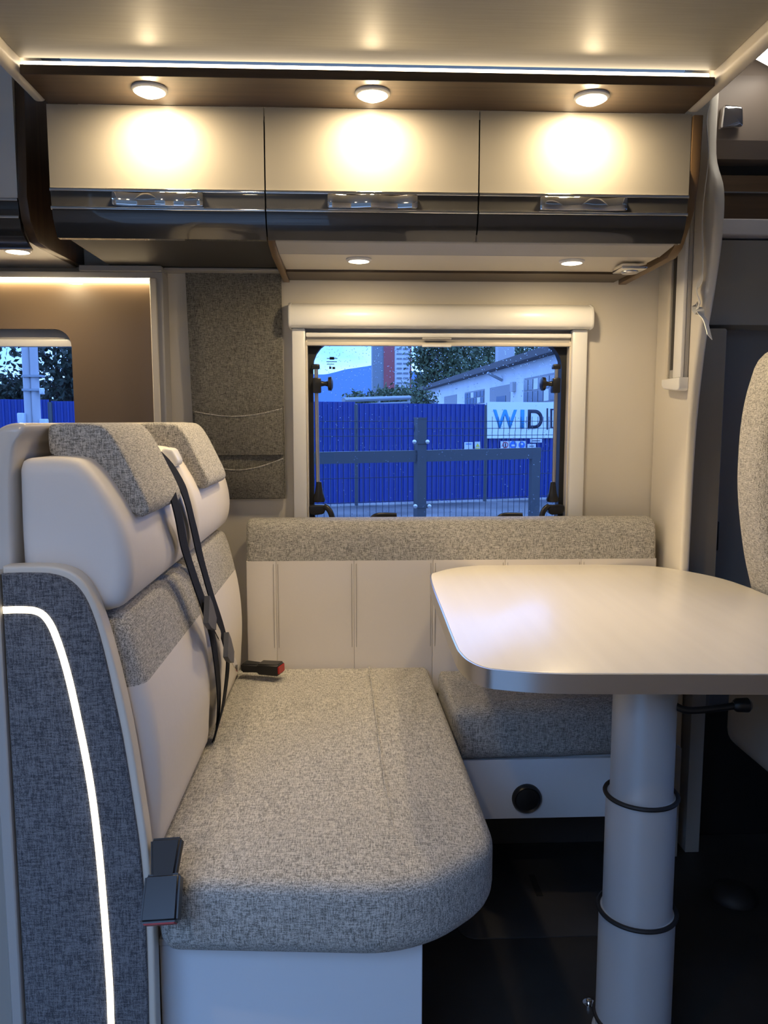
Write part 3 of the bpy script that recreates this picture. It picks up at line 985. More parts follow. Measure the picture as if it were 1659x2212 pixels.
# hanging organiser
t = thing('hanging_organiser', 'grey fabric wall organiser with two pockets hanging beside the window', 'organiser', (-0.31, 2.24, 0.93))
c = [at(x, y, Y=2.245) for x, y in ((400, 588), (607, 591), (617, 1077), (425, 1079))]
def quad(u, v): return c[0].lerp(c[1], u).lerp(c[3].lerp(c[2], u), v)
def sheet(u0, u1, v0f, v1f, yoff, nu=16, nv=24, th=0.006, bulge=0.0):
    bm = bmesh.new()
    G = []
    for s in (0, 1):
        g = []
        for i in range(nu + 1):
            row = []
            u = u0 + (u1 - u0) * i / nu
            for j in range(nv + 1):
                v0, v1 = v0f(u), v1f(u)
                v = v0 + (v1 - v0) * j / nv
                q = quad(u, v)
                w_ = bulge * math.sin(math.pi * i / nu) * math.cos(math.pi / 2 * (j / nv)) if bulge else 0.0012 * math.sin(9 * u + 5 * v)
                row.append(bm.verts.new((q.x, q.y + yoff - w_ - (th if s else 0), q.z)))
            g.append(row)
        G.append(g)
    for s in (0, 1):
        for i in range(nu):
            for j in range(nv): bm.faces.new((G[s][i][j], G[s][i + 1][j], G[s][i + 1][j + 1], G[s][i][j + 1]))
    for i in range(nu):
        for j in (0, nv): bm.faces.new((G[0][i][j], G[0][i + 1][j], G[1][i + 1][j], G[1][i][j]))
    for j in range(nv):
        for i in (0, nu): bm.faces.new((G[0][i][j], G[0][i][j + 1], G[1][i][j + 1], G[1][i][j]))
    return bm
obj('backing', sheet(0, 1, lambda u: 0, lambda u: 1, 0.006), 'fabric_org', t)
obj('hanging_bar', box(c[0].x + .004, c[1].x - .002, 2.236, 2.256, c[1].z + .0035, c[1].z + .0075, .001, 1), 'wall_grey', t)
sag = lambda b, d: (lambda u: b + d * math.sin(math.pi * u) - 0.012 * u)
obj('pocket', sheet(0.03, 0.985, sag(0.605, 0.03), lambda u: 0.80, -0.002, bulge=0.012), 'fabric_org', t)
obj('pocket', sheet(0.03, 0.985, sag(0.828, 0.045), lambda u: 0.995, -0.002, bulge=0.018), 'fabric_org', t)
for b0, d0, bl in ((0.605, 0.03, .012), (0.828, 0.045, .018)):
    pts = []
    for i in range(17):
        u = 0.03 + 0.955 * i / 16
        q = quad(u, sag(b0, d0)(u))
        pts.append((q.x, q.y - 0.008 - bl * math.sin(math.pi * i / 16), q.z + .001))
    obj('hem', tube(pts, 0.002, 6), 'fabric', t)


# ------------------------------------------------------------------ seat belts and buckles
def belt(pts, label, tongue_at, wd_=(0, 1, 0.15)):
    P = [at(x, y, X=X) for x, y, X in pts]
    S = smooth_poly(P, 5, False)
    t = thing('seat_belt', label, 'seat belt', tuple(P[-1]))
    obj('webbing', ribbon(S, wd_, 0.040, 0.0022), 'belt', t)
    (x0, y0, X0), (x1, y1, X1) = tongue_at
    a = at(x0, y0, X=X0); b = at(x1, y1, X=X1)
    d = (b - a); L = d.length; d.normalize()
    m_ = a.lerp(b, 0.5)
    obj('tongue_grip', ribbon([a, a + d * L * .22, a + d * L * .52], (0, 1, 0.2), [0.056, 0.052, 0.026], 0.010), 'belt_housing', t)
    obj('tongue_plate', ribbon([a + d * L * .48, a + d * L * .94, b], (0, 1, 0.2), [0.022, 0.022, 0.016], 0.0022), 'chrome', t)
    return t


belt([(374, 1072, -0.302), (386, 1120, -0.297), (400, 1185, -0.300), (420, 1250, -0.290), (441, 1310, -0.279), (456, 1360, -0.275), (467, 1430, -0.274), (473, 1500, -0.276), (470, 1560, -0.282), (459, 1602, -0.290)],
     'dark seat belt emerging from under the headrest nearest the side panel', ((446, 1316, -0.270), (476, 1376, -0.262)))
belt([(352, 994, -0.345), (380, 1025, -0.330), (402, 1075, -0.310), (418, 1140, -0.302), (436, 1215, -0.300), (460, 1300, -0.282), (482, 1370, -0.274), (492, 1420, -0.270), (488, 1480, -0.270), (478, 1540, -0.274), (462, 1600, -0.286)],
     'dark seat belt running from the cream belt guide beside the other backrest', ((488, 1392, -0.262), (512, 1444, -0.254)))


def buckle(name, label, p0, p1, w, th, wdir, stalk):
    a, b = Vector(p0), Vector(p1)
    d = (b - a).normalized(); L = (b - a).length
    wv = Vector(wdir); wv = (wv - d * wv.dot(d)).normalized()
    n = d.cross(wv)
    t = thing(name, label, 'belt buckle', tuple(b))
    def slab(s0, s1, w0, w1, th0, th1, bev):
        bm = bmesh.new()
        vs = []
        for s, ww, tt in ((s0, w0, th0), (s1, w1, th1)):
            for p_, q_ in ((-1, -1), (1, -1), (1, 1), (-1, 1)):
                vs.append(bm.verts.new(a + d * (L * s) + wv * (p_ * ww / 2) + n * (q_ * tt / 2)))
        for f in ((0, 1, 2, 3), (7, 6, 5, 4), (0, 4, 5, 1), (1, 5, 6, 2), (2, 6, 7, 3), (3, 7, 4, 0)): bm.faces.new([vs[i] for i in f])
        bmesh.ops.recalc_face_normals(bm, faces=bm.faces)
        if bev: bmesh.ops.bevel(bm, geom=bm.edges[:], offset=bev, segments=3, affect='EDGES')
        return bm
    obj('stalk', slab(stalk, 0.48, w * 0.88, w * 0.66, th * 0.8, th * 0.7, 0.004), 'rubber', t)
    obj('housing', slab(0.42, 0.985, w * 0.96, w, th * 0.96, th, 0.004), 'black', t)
    obj('release_button', slab(0.955, 1.0, w * 0.84, w * 0.84, th * 0.66, th * 0.66, 0.001), 'red', t)
    return t


YB = 1.062
a = at(362, 1815, Y=1.105); b = at(346, 1998, Y=1.035)
buckle('belt_buckle', 'black buckle with red button hanging at the rounded cushion end', a, b, 0.052, 0.026, (1, 0, 0.1), -0.02)
a = at(520, 1462, Y=1.90); b = at(606, 1447, Y=1.86)
buckle('belt_buckle', 'black buckle with red button lying on the cushion beside the wall cushion', (at(526, 1455, Y=2.04).x, 2.045, 0.511), (at(609, 1450, Y=2.01).x, 2.01, 0.514), 0.043, 0.030, (0.3, 1, 0), 0.0)


# ------------------------------------------------------------------ table
t = thing('pedestal_table', 'pale wood table with aluminium edge on a telescopic silver column', 'table', (0.525, 1.36, 0.0))
cor = [(928, 1247), (943, 1233), (1000, 1222), (1100, 1217), (1250, 1217), (1390, 1220), (1470, 1230), (1550, 1246), (1610, 1265)]
tp = [at(x, y, Z=0.76) for x, y in cor]
top = [(q.x, q.y - 0.012) for q in tp]
near = [at(x, y, Z=0.76) for x, y in ((1200, 1455), (1080, 1447), (1040, 1440), (1010, 1426), (993, 1410), (983, 1393), (960, 1335))]
tout = top + [(0.942, 1.74), (0.950, 1.60), (0.948, 1.42), (0.925, 1.28), (0.865, 1.195), (0.78, 1.168), (0.645, 1.172), (0.48, 1.181)] + [(q.x, q.y) for q in near]
tpoly = [tuple(q) for q in smooth_poly(tout, 5)]
obj('tabletop', rprism(inset(tpoly, 0.003), 0.7285, 0.7605, 0.0, 0.002, 'z', 2), 'table', t)
obj('edge_band', frame_prism(tpoly, inset(tpoly, 0.0029), 0.7275, 0.7592, 'z'), 'alu', t)
PX, PY = 0.525, 1.36
for zt, zb, r in ((0.727, 0.478, 0.0555), (0.478, 0.255, 0.062), (0.255, 0.012, 0.068), ):
    obj('column_section', lathe([(r, zb), (r, zt), (r - .002, zt + .0003)], (PX, PY, 0), n=48), 'pole', t)
obj('floor_plate', lathe([(0.074, 0.0), (0.074, 0.004), (0.073, 0.008), (0.069, 0.0125), (0.0685, 0.0125)], (PX, PY, 0), n=48), 'pole', t)
for zz, rr in ((0.478, .0635), (0.255, .0695), (0.040, .0695)):
    ring = [(PX + (rr) * math.cos(2 * math.pi * k / 48), PY + rr * math.sin(2 * math.pi * k / 48), zz) for k in range(48)]
    obj('rubber_ring', tube(ring, 0.0042, 8, closed=True), 'rubber', t)
lv = [at(1440, 1508, Y=1.34), at(1455, 1522, Y=1.335), at(1478, 1533, Y=1.33), at(1510, 1534, Y=1.33), at(1570, 1527, Y=1.33), at(1592, 1524, Y=1.33)]
l = obj('release_lever', tube(smooth_poly(lv, 4, False), 0.0065, 10), 'black', t)
q = at(1605, 1523, Y=1.33)
obj('knob', lathe([(.007, -.018), (.012, -.012), (.013, .008), (.009, .013), (.0001, .015)], q, 'x', 16), 'black', l)
obj('pivot', box(PX + .045, PX + .085, 1.30, 1.38, 0.700, 0.7274, .004), 'black', t)
q = at(1165, 1500, Y=1.50)
obj('slide_bracket', box(q.x - .035, q.x + .035, 1.45, 1.53, 0.672, 0.7274, .004), 'black', t)


# ------------------------------------------------------------------ partition details
def rail_part(px0, px1):
    return at(px1, 700, X=XP).y, at(px0, 700, X=XP).y
t = thing('blind_rail', 'narrow upright blind rail with dark track on the pale partition', 'blind rail', (XP - 0.01, 2.10, 1.235))
y0, y1 = at(1478, 800, X=XP - .012).y, at(1441, 800, X=XP - .012).y
obj('frame', box(XP - 0.012, XP - 0.001, y0, y1, 1.262, 1.80, 0.002, 1), 'wall_grey', t)
obj('front_profile', box(XP - 0.022, XP - 0.0125, y0, y0 + (y1 - y0) * .45, 1.262, 1.80, 0.003), 'white', t)
obj('dark_track', box(XP - 0.0135, XP - 0.0121, y0 + (y1 - y0) * .52, y0 + (y1 - y0) * .80, 1.285, 1.80), 'recess', t, smooth=False)
obj('rear_profile', box(XP - 0.018, XP - 0.0125, y1 - (y1 - y0) * .14, y1, 1.262, 1.80, 0.001, 1), 'beige_trim', t)
obj('end_cap', rprism(round_poly([(y0 - .002, 1.262), (y1 + .002, 1.262), (y1 + .002, 1.244, .012), (y1 - .012, 1.236, .006), (y0 + .012, 1.228, .006), (y0 - .002, 1.230, .01)], 4), XP - 0.026, XP - 0.001, 0.004, 0, 'x', 3), 'white', t)
sp = [(1533, 228, .86), (1527, 262, .857), (1530, 340, .857), (1521, 420, .857), (1517, 470, .857), (1518, 540, .857), (1516, 600, .857), (1505, 622, .856), (1511, 655, .856), (1503, 662, .854), (1513, 678, .852), (1524, 695, .85), (1533, 728, .846)]
P = [at(x, y, X=X - 0.006) for x, y, X in sp]
S = smooth_poly(P, 5, False)
ws = [Vector((0.35, 1, 0.1)) if i < 30 else (Vector((0.2, 0.8, 0.6)) if i < 50 else Vector((0.6, 0.8, 0.15))) for i in range(len(S))]
tag(obj('hanging_strap', ribbon(S, ws, 0.024, 0.0015), 'white'), 'thin pale strap hanging loose along the edge of the partition', 'strap')

# ------------------------------------------------------------------ driving cab beyond the partition
YC = 2.16
cabw = struct_root('wall_cab', (1.4, 2.25, 0.0))
obj('door_panel', box(0.892, 2.399, 2.20, 2.24, -0.05, 1.42), 'cab_grey', cabw, smooth=False)
obj('pillar_cover', rprism([(0.893, 2.199), (0.893, 2.10), (0.900, 2.085), (0.985, 2.085), (0.993, 2.10), (0.993, 2.199)], 0.0, 1.392, 0.0, 0.006, 'z', 3), 'cab_grey', cabw)
obj('kick_trim', box(0.894, 2.39, 2.072, 2.0845, 0.0, 0.36, .002, 1), 'rubber', cabw)
obj('belt_slot', box(0.9935, 0.9985, 2.10, 2.16, 0.80, 0.88, .002, 1), 'black', cabw)
hl = [(2.199, 1.40), (2.120, 1.405), (2.10, 1.50), (2.085, 1.615), (2.199, 1.62)]
obj('headliner', rprism(hl, 0.892, 2.399, 0, 0, 'x'), 'cab_mid', cabw, smooth=False)
t = thing('cab_locker', 'taupe locker with chrome push lock in the driving cab beyond the partition', 'cabinet', (1.5, 2.1, 1.62))
obj('lip', box(0.893, 2.39, 2.055, 2.199, 1.621, 1.662, 0.003, 1), 'lilac', t)
obj('lower_fascia', box(0.893, 2.39, 2.065, 2.199, 1.6625, 1.726), 'wood', t, smooth=False)
obj('chrome_strip', box(0.893, 2.39, 2.061, 2.075, 1.7262, 1.7295), 'chrome', t, smooth=False)
obj('upper_fascia', box(0.893, 2.39, 2.072, 2.199, 1.7297, 1.772), 'wood', t, smooth=False)
obj('shadow_gap', box(0.893, 2.39, 2.13, 2.199, 1.7722, 1.812), 'recess', t, smooth=False)
fl = obj('flap', rprism([(2.075, 1.8125), (2.05, 1.85), (2.04, 2.00), (2.05, 2.115), (2.199, 2.115), (2.199, 1.8125)], 0.893, 2.39, 0, 0, 'x'), 'cab_brown', t, smooth=False)
a = at(1556, 228, Y=2.036); b = at(1602, 280, Y=2.036)
obj('push_lock', rprism(round_poly([(a.x, b.z, .004), (b.x, b.z + .004, .006), (b.x - .003, a.z - .004, .01), (a.x + .004, a.z, .008)], 3), 2.024, 2.0415, 0.006, 0, 'y', 3), 'chrome', fl)
a = at(1622, 97, Z=2.0); b = at(1700, 140, Z=2.0)
tl = thing('cab_light', 'bright white light bar on the ceiling of the driving cab', 'ceiling light', ((a.x + b.x) / 2, (a.y + b.y) / 2, 1.995))
d = (b - a).normalized()
obj('housing', ribbon([a - d * .015 + Vector((0, 0, .062)), b + d * .015 + Vector((0, 0, .062))], (d.y, -d.x, 0), 0.060, 0.112), 'cab_brown', tl)
obj('diffuser', ribbon([a, b], (d.y, -d.x, 0), 0.048, 0.010), 'led_cab', tl)

# cab seat
t = thing('captain_chair', 'grey fabric captain chair of the driving cab beyond the table', 'chair', (1.22, 1.78, 0.0))
sil = [at(x, y, Y=1.78) for x, y in ((1672, 760), (1640, 822), (1622, 900), (1614, 985), (1612, 1060), (1618, 1140), (1628, 1215), (1642, 1280), (1650, 1330))]
left = [(q.x, q.z) for q in sil]
cxs = 1.20
right = [(2 * cxs - x, z) for x, z in reversed(left)]
bp = smooth_poly([(cxs, left[0][1] + 0.06), (1.06, left[0][1] + 0.045)] + left + [(1.00, 0.53), (1.40, 0.53)] + right + [(1.34, left[0][1] + 0.045)], 4)
obj('backrest', rprism([tuple(q) for q in bp], 1.70, 1.86, 0.05, 0.05, 'y', 6), 'fabric', t)
obj('seat_base', rprism(rrect(0.905, 1.49, 1.33, 1.86, 0.06), 0.37, 0.54, 0.04, 0.03, 'z', 5), 'cab_mid', t)
obj('pedestal', rprism([(1.03, 1.45), (1.42, 1.45), (1.42, 1.82), (1.03, 1.82)], 0.0, 0.372, 0.0, 0.0, 'z'), 'rubber', t)
# stepped boards at the foot of the partition
tf = struct(obj('trim_7', box(0.842, 0.862, 1.965, 2.02, 0.0, 0.30, .001, 1), 'wall_grey'))
tf = struct(obj('trim_8', box(0.892, 0.93, 1.985, 2.084, 0.0, 0.55, .001, 1), 'wall_grey'))
p = at(1583, 1938, Z=0.0)
tag(obj('dome_plug', lathe([(.055, 0), (.055, .006), (.045, .02), (.025, .03), (.0001, .033)], (p.x, p.y, 0.0005), n=28), 'rubber'), 'dark domed rubber cap on the floor by the captain chair', 'plug')

# floor details
t = thing('floor_hatch', 'dark rectangular hatch with a slotted grip in the floor under the table', 'floor hatch', (0.45, 1.85, 0.0))
a = at(985, 2030, Z=0.001); b = at(1290, 1822, Z=0.001)
obj('lid', rprism(rrect(0.24, b.x, 1.648, 2.04, 0.04), 0.0004, 0.003, 0, 0.0015, 'z', 2), 'hatch', t)
p = at(1157, 1913, Z=0.003)
obj('grip_slot', box(p.x - .008, p.x + .008, p.y - .045, p.y + .045, 0.0032, 0.0045), 'rubber', t, smooth=False)
p = at(1272, 2169, Z=0.0)
tag(obj('floor_bolt', lathe([(.012, 0), (.012, .003), (.006, .0035), (.006, .010), (.003, .012), (.0001, .012)], (p.x, p.y, 0.0005), n=16), 'chrome'), 'small shiny bolt in the floor beside the table column', 'bolt')


# ------------------------------------------------------------------ outside
ZG = -0.75
M['asphalt'] = mat('wet_gravel', (0.16, 0.15, 0.14), 0.6, var=0.5, vscale=0.8)
M['grass'] = mat('verge_grass', (0.06, 0.075, 0.03), 0.9, var=0.5, vscale=3)
M['fence'] = mat('blue_sheet_metal', (0.008, 0.035, 0.22), 0.45)
M['gate'] = mat('anthracite_steel', (0.055, 0.065, 0.075), 0.45)
M['wire'] = mat('dark_wire', (0.02, 0.03, 0.05), 0.5)
M['banner'] = mat('white_banner', (0.72, 0.78, 0.78), 0.6)
M['cyan'] = mat('cyan_print', (0.02, 0.25, 0.52), 0.6)
M['ink'] = mat('navy_print', (0.012, 0.015, 0.04), 0.6)
M['sign'] = mat('white_sign', (0.55, 0.60, 0.66), 0.5)
M['yellow'] = mat('yellow_print', (0.6, 0.5, 0.05), 0.5)
M['blue_print'] = mat('blue_print', (0.02, 0.14, 0.5), 0.5)
M['red_print'] = mat('red_print', (0.35, 0.03, 0.05), 0.5)
M['facade'] = mat('white_render', (0.68, 0.70, 0.74), 0.8, var=0.06, vscale=0.7)
M['roof'] = mat('dark_roof', (0.06, 0.055, 0.06), 0.7)
M['pane_far'] = mat('dusty_pane', (0.09, 0.11, 0.13), 0.2)
M['shutter'] = mat('grey_shutter', (0.25, 0.26, 0.29), 0.6)
M['conc'] = mat('pale_concrete', (0.42, 0.42, 0.43), 0.8)
M['tower_red'] = mat('red_render', (0.40, 0.10, 0.10), 0.8)
M['tower_grey'] = mat('grey_render', (0.22, 0.25, 0.28), 0.8)
M['leaf'] = mat('dark_leaf', (0.085, 0.115, 0.055), 0.7, var=0.5, vscale=1.5)
M['leaf2'] = mat('deep_leaf', (0.020, 0.030, 0.014), 0.7, var=0.5, vscale=1.5)
M['bark'] = mat('bark', (0.06, 0.05, 0.04), 0.9)
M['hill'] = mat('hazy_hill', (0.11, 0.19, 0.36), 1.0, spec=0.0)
M['steel'] = mat('galvanised_steel', (0.30, 0.33, 0.36), 0.5, 0.5)
M['bolt'] = mat('zinc_bolt', (0.7, 0.7, 0.7), 0.3, 0.8)

gb = bmesh.new()
for q in ((-150, YN - 60), (150, YN - 60), (150, 400), (-150, 400)): gb.verts.new((q[0], q[1], ZG))
gb.faces.new(gb.verts)
struct(obj('ground', gb, 'asphalt', smooth=False))

wy = bmesh.new()
box(-14, 14, -8.3, -8.0, ZG, 4.3, bm=wy)  # unseen dark wall, added to block low sky light through the doorway
struct(obj('sky_block_wall', wy, 'bark', smooth=False))
AF = math.radians(15)
FD = Vector((math.cos(AF), math.sin(AF), 0))      # runs to the right and away
FN = Vector((-math.sin(AF), math.cos(AF), 0))
F0 = at(900, 1087, Z=ZG)                          # foot of the sheet fence
def fp(px, py): return on_plane(px, py, F0, FN)
def fs(p): return (p - F0).dot(FD)
ZF = fp(900, 872).z
t = thing('sheet_fence', 'tall blue corrugated sheet metal fence across the yard', 'fence', tuple(F0))
edges = [fs(fp(px, 900)) for px in (770, 1050)]
pwid = (edges[1] - edges[0])
s = edges[0] - 5 * pwid
cnt = 0
def corr(s0, s1, z0, z1, pitch=0.115):
    bm = bmesh.new()
    n = int((s1 - s0) / pitch)
    pts = []
    for i in range(n):
        b0 = s0 + (s1 - s0) * i / n; w_ = (s1 - s0) / n
        for u, dd in ((0, 0), (0.5, 0), (0.6, 0.03), (0.9, 0.03)): pts.append((b0 + u * w_, dd))
    pts.append((s1, 0))
    vs = [[bm.verts.new(F0 + FD * a - FN * dd + Vector((0, 0, z - F0.z))) for a, dd in pts] for z in (z0, z1)]
    for i in range(len(pts) - 1): bm.faces.new((vs[0][i], vs[0][i + 1], vs[1][i + 1], vs[1][i]))
    return bm
ZFB = fp(900, 1083).z
for k in range(-5, 3):
    a = edges[0] + k * pwid; b = a + pwid - 0.03
    obj('sheet_panel', corr(a, b, max(ZG + 0.03, ZFB), ZF + (0.03 if k % 2 else 0)), 'fence', t, smooth=False)
    if k > -5:
        bm = bmesh.new()
        q = F0 + FD * (a - 0.015) - FN * 0.02
        tube([(q.x, q.y, ZG), (q.x, q.y, ZF - 0.02)], 0.045, 6, bm=bm)
        obj('fence_post', bm, 'gate', t)

# banner on the fence
def plate(parent, name, material, pix, off, th=0.012):
    """flat plate on the fence from its pixel corners (x0, y0, x1, y1)"""
    x0, y0, x1, y1 = pix
    a, b, c_, d_ = fp(x0, y0), fp(x1, y0), fp(x1, y1), fp(x0, y1)
    b = Vector((b.x, b.y, a.z)); c_ = Vector((c_.x, c_.y, d_.z))
    bm = bmesh.new()
    fr = [bm.verts.new(q - FN * off) for q in (a, b, c_, d_)]
    bk = [bm.verts.new(q - FN * (off - th)) for q in (a, b, c_, d_)]
    bm.faces.new(fr); bm.faces.new(bk)
    for i in range(4): bm.faces.new((fr[i], fr[(i + 1) % 4], bk[(i + 1) % 4], bk[i]))
    return obj(name, bm, material, parent, smooth=False)
bn = thing('banner', 'white banner with large cyan and navy letters on the blue fence', 'banner', tuple(fp(1150, 948)))
plate(bn, 'banner_sheet', 'banner', (1050, 868, 1275, 947), 0.06)


def letter(parent, ch, px0, px1, py0, py1, material, off, slant=0.0):
    cu = bpy.data.curves.new('letter', 'FONT')
    cu.body = ch; cu.offset = 0.018
    tmp = bpy.data.objects.new('letter', cu)
    COL.objects.link(tmp)
    dg = bpy.context.evaluated_depsgraph_get()
    me = bpy.data.meshes.new_from_object(tmp.evaluated_get(dg))
    COL.objects.unlink(tmp); bpy.data.objects.remove(tmp)
    bm = bmesh.new(); bm.from_mesh(me); bpy.data.meshes.remove(me)
    xs_ = [v.co.x for v in bm.verts]; ys_ = [v.co.y for v in bm.verts]
    lo = fp(px0, py1); hi = fp(px1, py0)
    s0, s1 = fs(lo), fs(hi)
    r = bmesh.ops.extrude_face_region(bm, geom=bm.faces[:])
    for v in [g for g in r['geom'] if isinstance(g, bmesh.types.BMVert)]: v.co.z += 1
    for v in bm.verts:
        u = (v.co.x - min(xs_)) / (max(xs_) - min(xs_)); w_ = (v.co.y - min(ys_)) / (max(ys_) - min(ys_))
        p_ = F0 + FD * (s0 + (s1 - s0) * u) - FN * (off + 0.01 * v.co.z)
        v.co = Vector((p_.x, p_.y, lo.z + (hi.z - lo.z) * w_))
    return bm
for ch, x0, x1, m_ in (('W', 1062, 1114, 'cyan'), ('I', 1121, 1130, 'cyan'), ('D', 1137, 1170, 'ink')):
    bm = letter(bn, ch, x0, x1, 885, 926, m_, 0.062)
    o = obj('letter', bm, m_, bn, smooth=False)
# dark outline strokes to the right of the last letter
for q in ((1178, 882, 1181, 928), (1186, 883, 1190, 925), (1190, 883, 1212, 886), (1190, 922, 1212, 925)):
    plate(bn, 'outline_stroke', 'ink', q, 0.07, 0.008)
sg = thing('notice_sign', 'white notice sign beside the yellow warning sign on the blue fence', 'sign', tuple(fp(1010, 975)))
plate(sg, 'plate', 'sign', (1001, 955, 1019, 974), 0.06)
plate(sg, 'print_line', 'blue_print', (1004, 958, 1016, 960), 0.066, 0.005)
sg = thing('warning_sign', 'small sign with yellow warning triangle on the blue fence', 'sign', tuple(fp(1030, 975)))
plate(sg, 'plate', 'sign', (1023, 954, 1036, 974), 0.06)
plate(sg, 'yellow_field', 'yellow', (1025, 967, 1034, 973), 0.066, 0.005)
bm = bmesh.new()
tri = [fp(1025, 965), fp(1034, 965), fp(1029.5, 957)]
f_ = [bm.verts.new(q - FN * 0.067) for q in tri]; g_ = [bm.verts.new(q - FN * 0.06) for q in tri]
bm.faces.new(f_); bm.faces.new(g_)
for i in range(3): bm.faces.new((f_[i], f_[(i + 1) % 3], g_[(i + 1) % 3], g_[i]))
obj('warning_triangle', bm, 'yellow', sg, smooth=False)
sg = thing('safety_sign', 'white safety sign with three round pictograms on the blue fence', 'sign', tuple(fp(1105, 971)))
plate(sg, 'plate', 'sign', (1079, 953, 1133, 971), 0.06)
def disc(parent, px, py, rpx, material, off, name='pictogram'):
    c_ = fp(px, py); r = (fp(px + rpx, py) - c_).length
    bm = bmesh.new()
    fr = [bm.verts.new(c_ + FD * (r * math.cos(k / 10 * math.pi)) + Vector((0, 0, r * math.sin(k / 10 * math.pi))) - FN * off) for k in range(20)]
    bk = [bm.verts.new(v.co + FN * 0.004) for v in fr]
    bm.faces.new(fr); bm.faces.new(bk)
    for k in range(20): bm.faces.new((fr[k], fr[(k + 1) % 20], bk[(k + 1) % 20], bk[k]))
    return obj(name, bm, material, parent, smooth=False)
d_ = disc(sg, 1089, 961, 6.2, 'red_print', 0.066); disc(sg, 1089, 961, 4.2, 'sign', 0.072, 'pictogram_centre')
plate(sg, 'pictogram_figure', 'ink', (1087.8, 957, 1090.2, 965.5), 0.078, 0.004)
disc(sg, 1106, 961, 7.5, 'blue_print', 0.066); plate(sg, 'pictogram_figure', 'sign', (1102, 960, 1110, 964), 0.072, 0.004)
disc(sg, 1124.5, 961, 6.8, 'blue_print', 0.066); plate(sg, 'pictogram_figure', 'sign', (1122, 957, 1127, 961), 0.072, 0.004)
for q, lb in (((1143, 948, 1168, 956), 'narrow grey notice plate just below the banner'), ((1137, 959, 1155, 968), 'small white plate beside the three-pictogram safety sign')):
    sg = thing('notice_plate', lb, 'sign', tuple(fp(q[0], q[3])))
    plate(sg, 'plate', 'sign', q, 0.06)
    plate(sg, 'print_line', 'ink', (q[0] + 4, (q[1] + q[3]) / 2 - .7, q[2] - 4, (q[1] + q[3]) / 2 + .7), 0.066, 0.004)

# steel gate in front of the fence
G0 = at(908, 985, Y=6.6)
GD = Vector((math.cos(math.radians(17)), math.sin(math.radians(17)), 0))
GN = Vector((-GD.y, GD.x, 0))
def gp(px, py): return on_plane(px, py, G0, GN)
t = thing('steel_gate', 'anthracite steel gate with wire mesh standing before the blue fence', 'gate', (G0.x, G0.y, ZG))
def bar(a, b, w_, dpt, name, m_='gate'):
    d = (b - a); up_v = Vector((0, 0, 1)) if abs(d.normalized().z) < 0.5 else GD
    return obj(name, ribbon([a, b], up_v, w_, dpt), m_, t, smooth=False)
px_m = 6.7 / F
pc = gp(908, 905)
bar(Vector((pc.x, pc.y, ZG)), pc, 0.080, 0.08, 'gate_post')
obj('post_cap', ribbon([pc, pc + Vector((0, 0, .012))], GD, 0.086, 0.086), 'gate', t, smooth=False)
zb = gp(908, 985).z
bar(Vector((*gp(200, 990).xy, zb - .01)), Vector((*(gp(899, 985)).xy, zb)), 0.095, 0.05, 'top_bar')
bar(Vector((*gp(917, 983).xy, zb)), Vector((*gp(1166, 977).xy, zb + .01)), 0.095, 0.05, 'top_bar')
pe = gp(1156, 970)
bar(Vector((pe.x, pe.y, ZG + .05)), Vector((pe.x, pe.y, zb + 0.04)), 0.085, 0.051, 'end_stile')
for px, py in ((894, 954), (922, 954), (896, 1092), (926, 1092)):
    q = gp(px, py)
    bm = lathe([(.017, 0), (.017, -.012), (.009, -.016), (.0001, -.017)], (q.x, q.y - .05, q.z), 'y', 10)
    obj('bolt', bm, 'bolt', t)
    bm = ribbon([gp(908, py) - GN * .042, q - GN * .042], Vector((0, 0, 1)), .035, .01)
    obj('clamp', bm, 'gate', t, smooth=False)
wm = bmesh.new()
s_of = lambda p_: (p_ - G0).dot(GD)
s0, s1 = s_of(gp(205, 985)), s_of(gp(1500, 985))
ztop = gp(908, 910).z
n = int((s1 - s0) / 0.055)
zk = [ZG + .05, ztop - 0.26, ztop - 0.225, ztop - 0.19, ztop - .10, ztop - .06, ztop - .02, ztop + .04]
yk = [0, 0, -.03, 0, 0, -.02, 0, 0]
for i in range(n + 1):
    b0 = G0 + GD * (s0 + (s1 - s0) * i / n) + GN * 0.045
    tube([(b0.x, b0.y, z) - Vector((GN.x, GN.y, 0)) * 0 if False else Vector((b0.x, b0.y, z)) + GN * dy + GD * dy * .4 for z, dy in zip(zk, yk)], 0.0024, 4, False, bm=wm)
for z in [ztop, ztop - .06, ztop - .12, ztop - .26, ztop - .46, ztop - .66, ztop - .86, ztop - 1.06, ztop - 1.26]:
    a = G0 + GD * s0 + GN * 0.045; b = G0 + GD * s1 + GN * .045
    tube([(a.x, a.y, z), (b.x, b.y, z)], 0.0026, 4, False, bm=wm)
o = obj('wire_mesh', wm, 'wire', t, smooth=False); o['kind'] = 'stuff'

# long white hall receding along the yard
BD = ray(683, 910); BD.z = 0; BD.normalize()
BN = Vector((-BD.y, BD.x, 0))            # points to the left, out of the facade
B0 = at(1200, 765, Y=37.0)
def bp_(px, py, off=0.0): return on_plane(px, py, B0 + BN * off, BN)
hall = thing('white_hall', 'long white industrial hall with dark roof edge behind the blue fence', 'building', (B0.x, B0.y, ZG))
bs = lambda p_: (p_ - B0).dot(BD)
far_s = bs(bp_(916, 850)); near_s = bs(bp_(1330, 730))
zr = B0.z
def fpt(s_, z, off=0.0):
    q = B0 + BD * s_ + BN * off
    return Vector((q.x, q.y, z))
bm = bmesh.new()
q = [fpt(near_s, ZG), fpt(far_s, ZG), fpt(far_s, zr), fpt(near_s, zr)]
bk = [p_ - BN * 14 for p_ in q]
f_ = [bm.verts.new(p_) for p_ in q]; g_ = [bm.verts.new(p_) for p_ in bk]
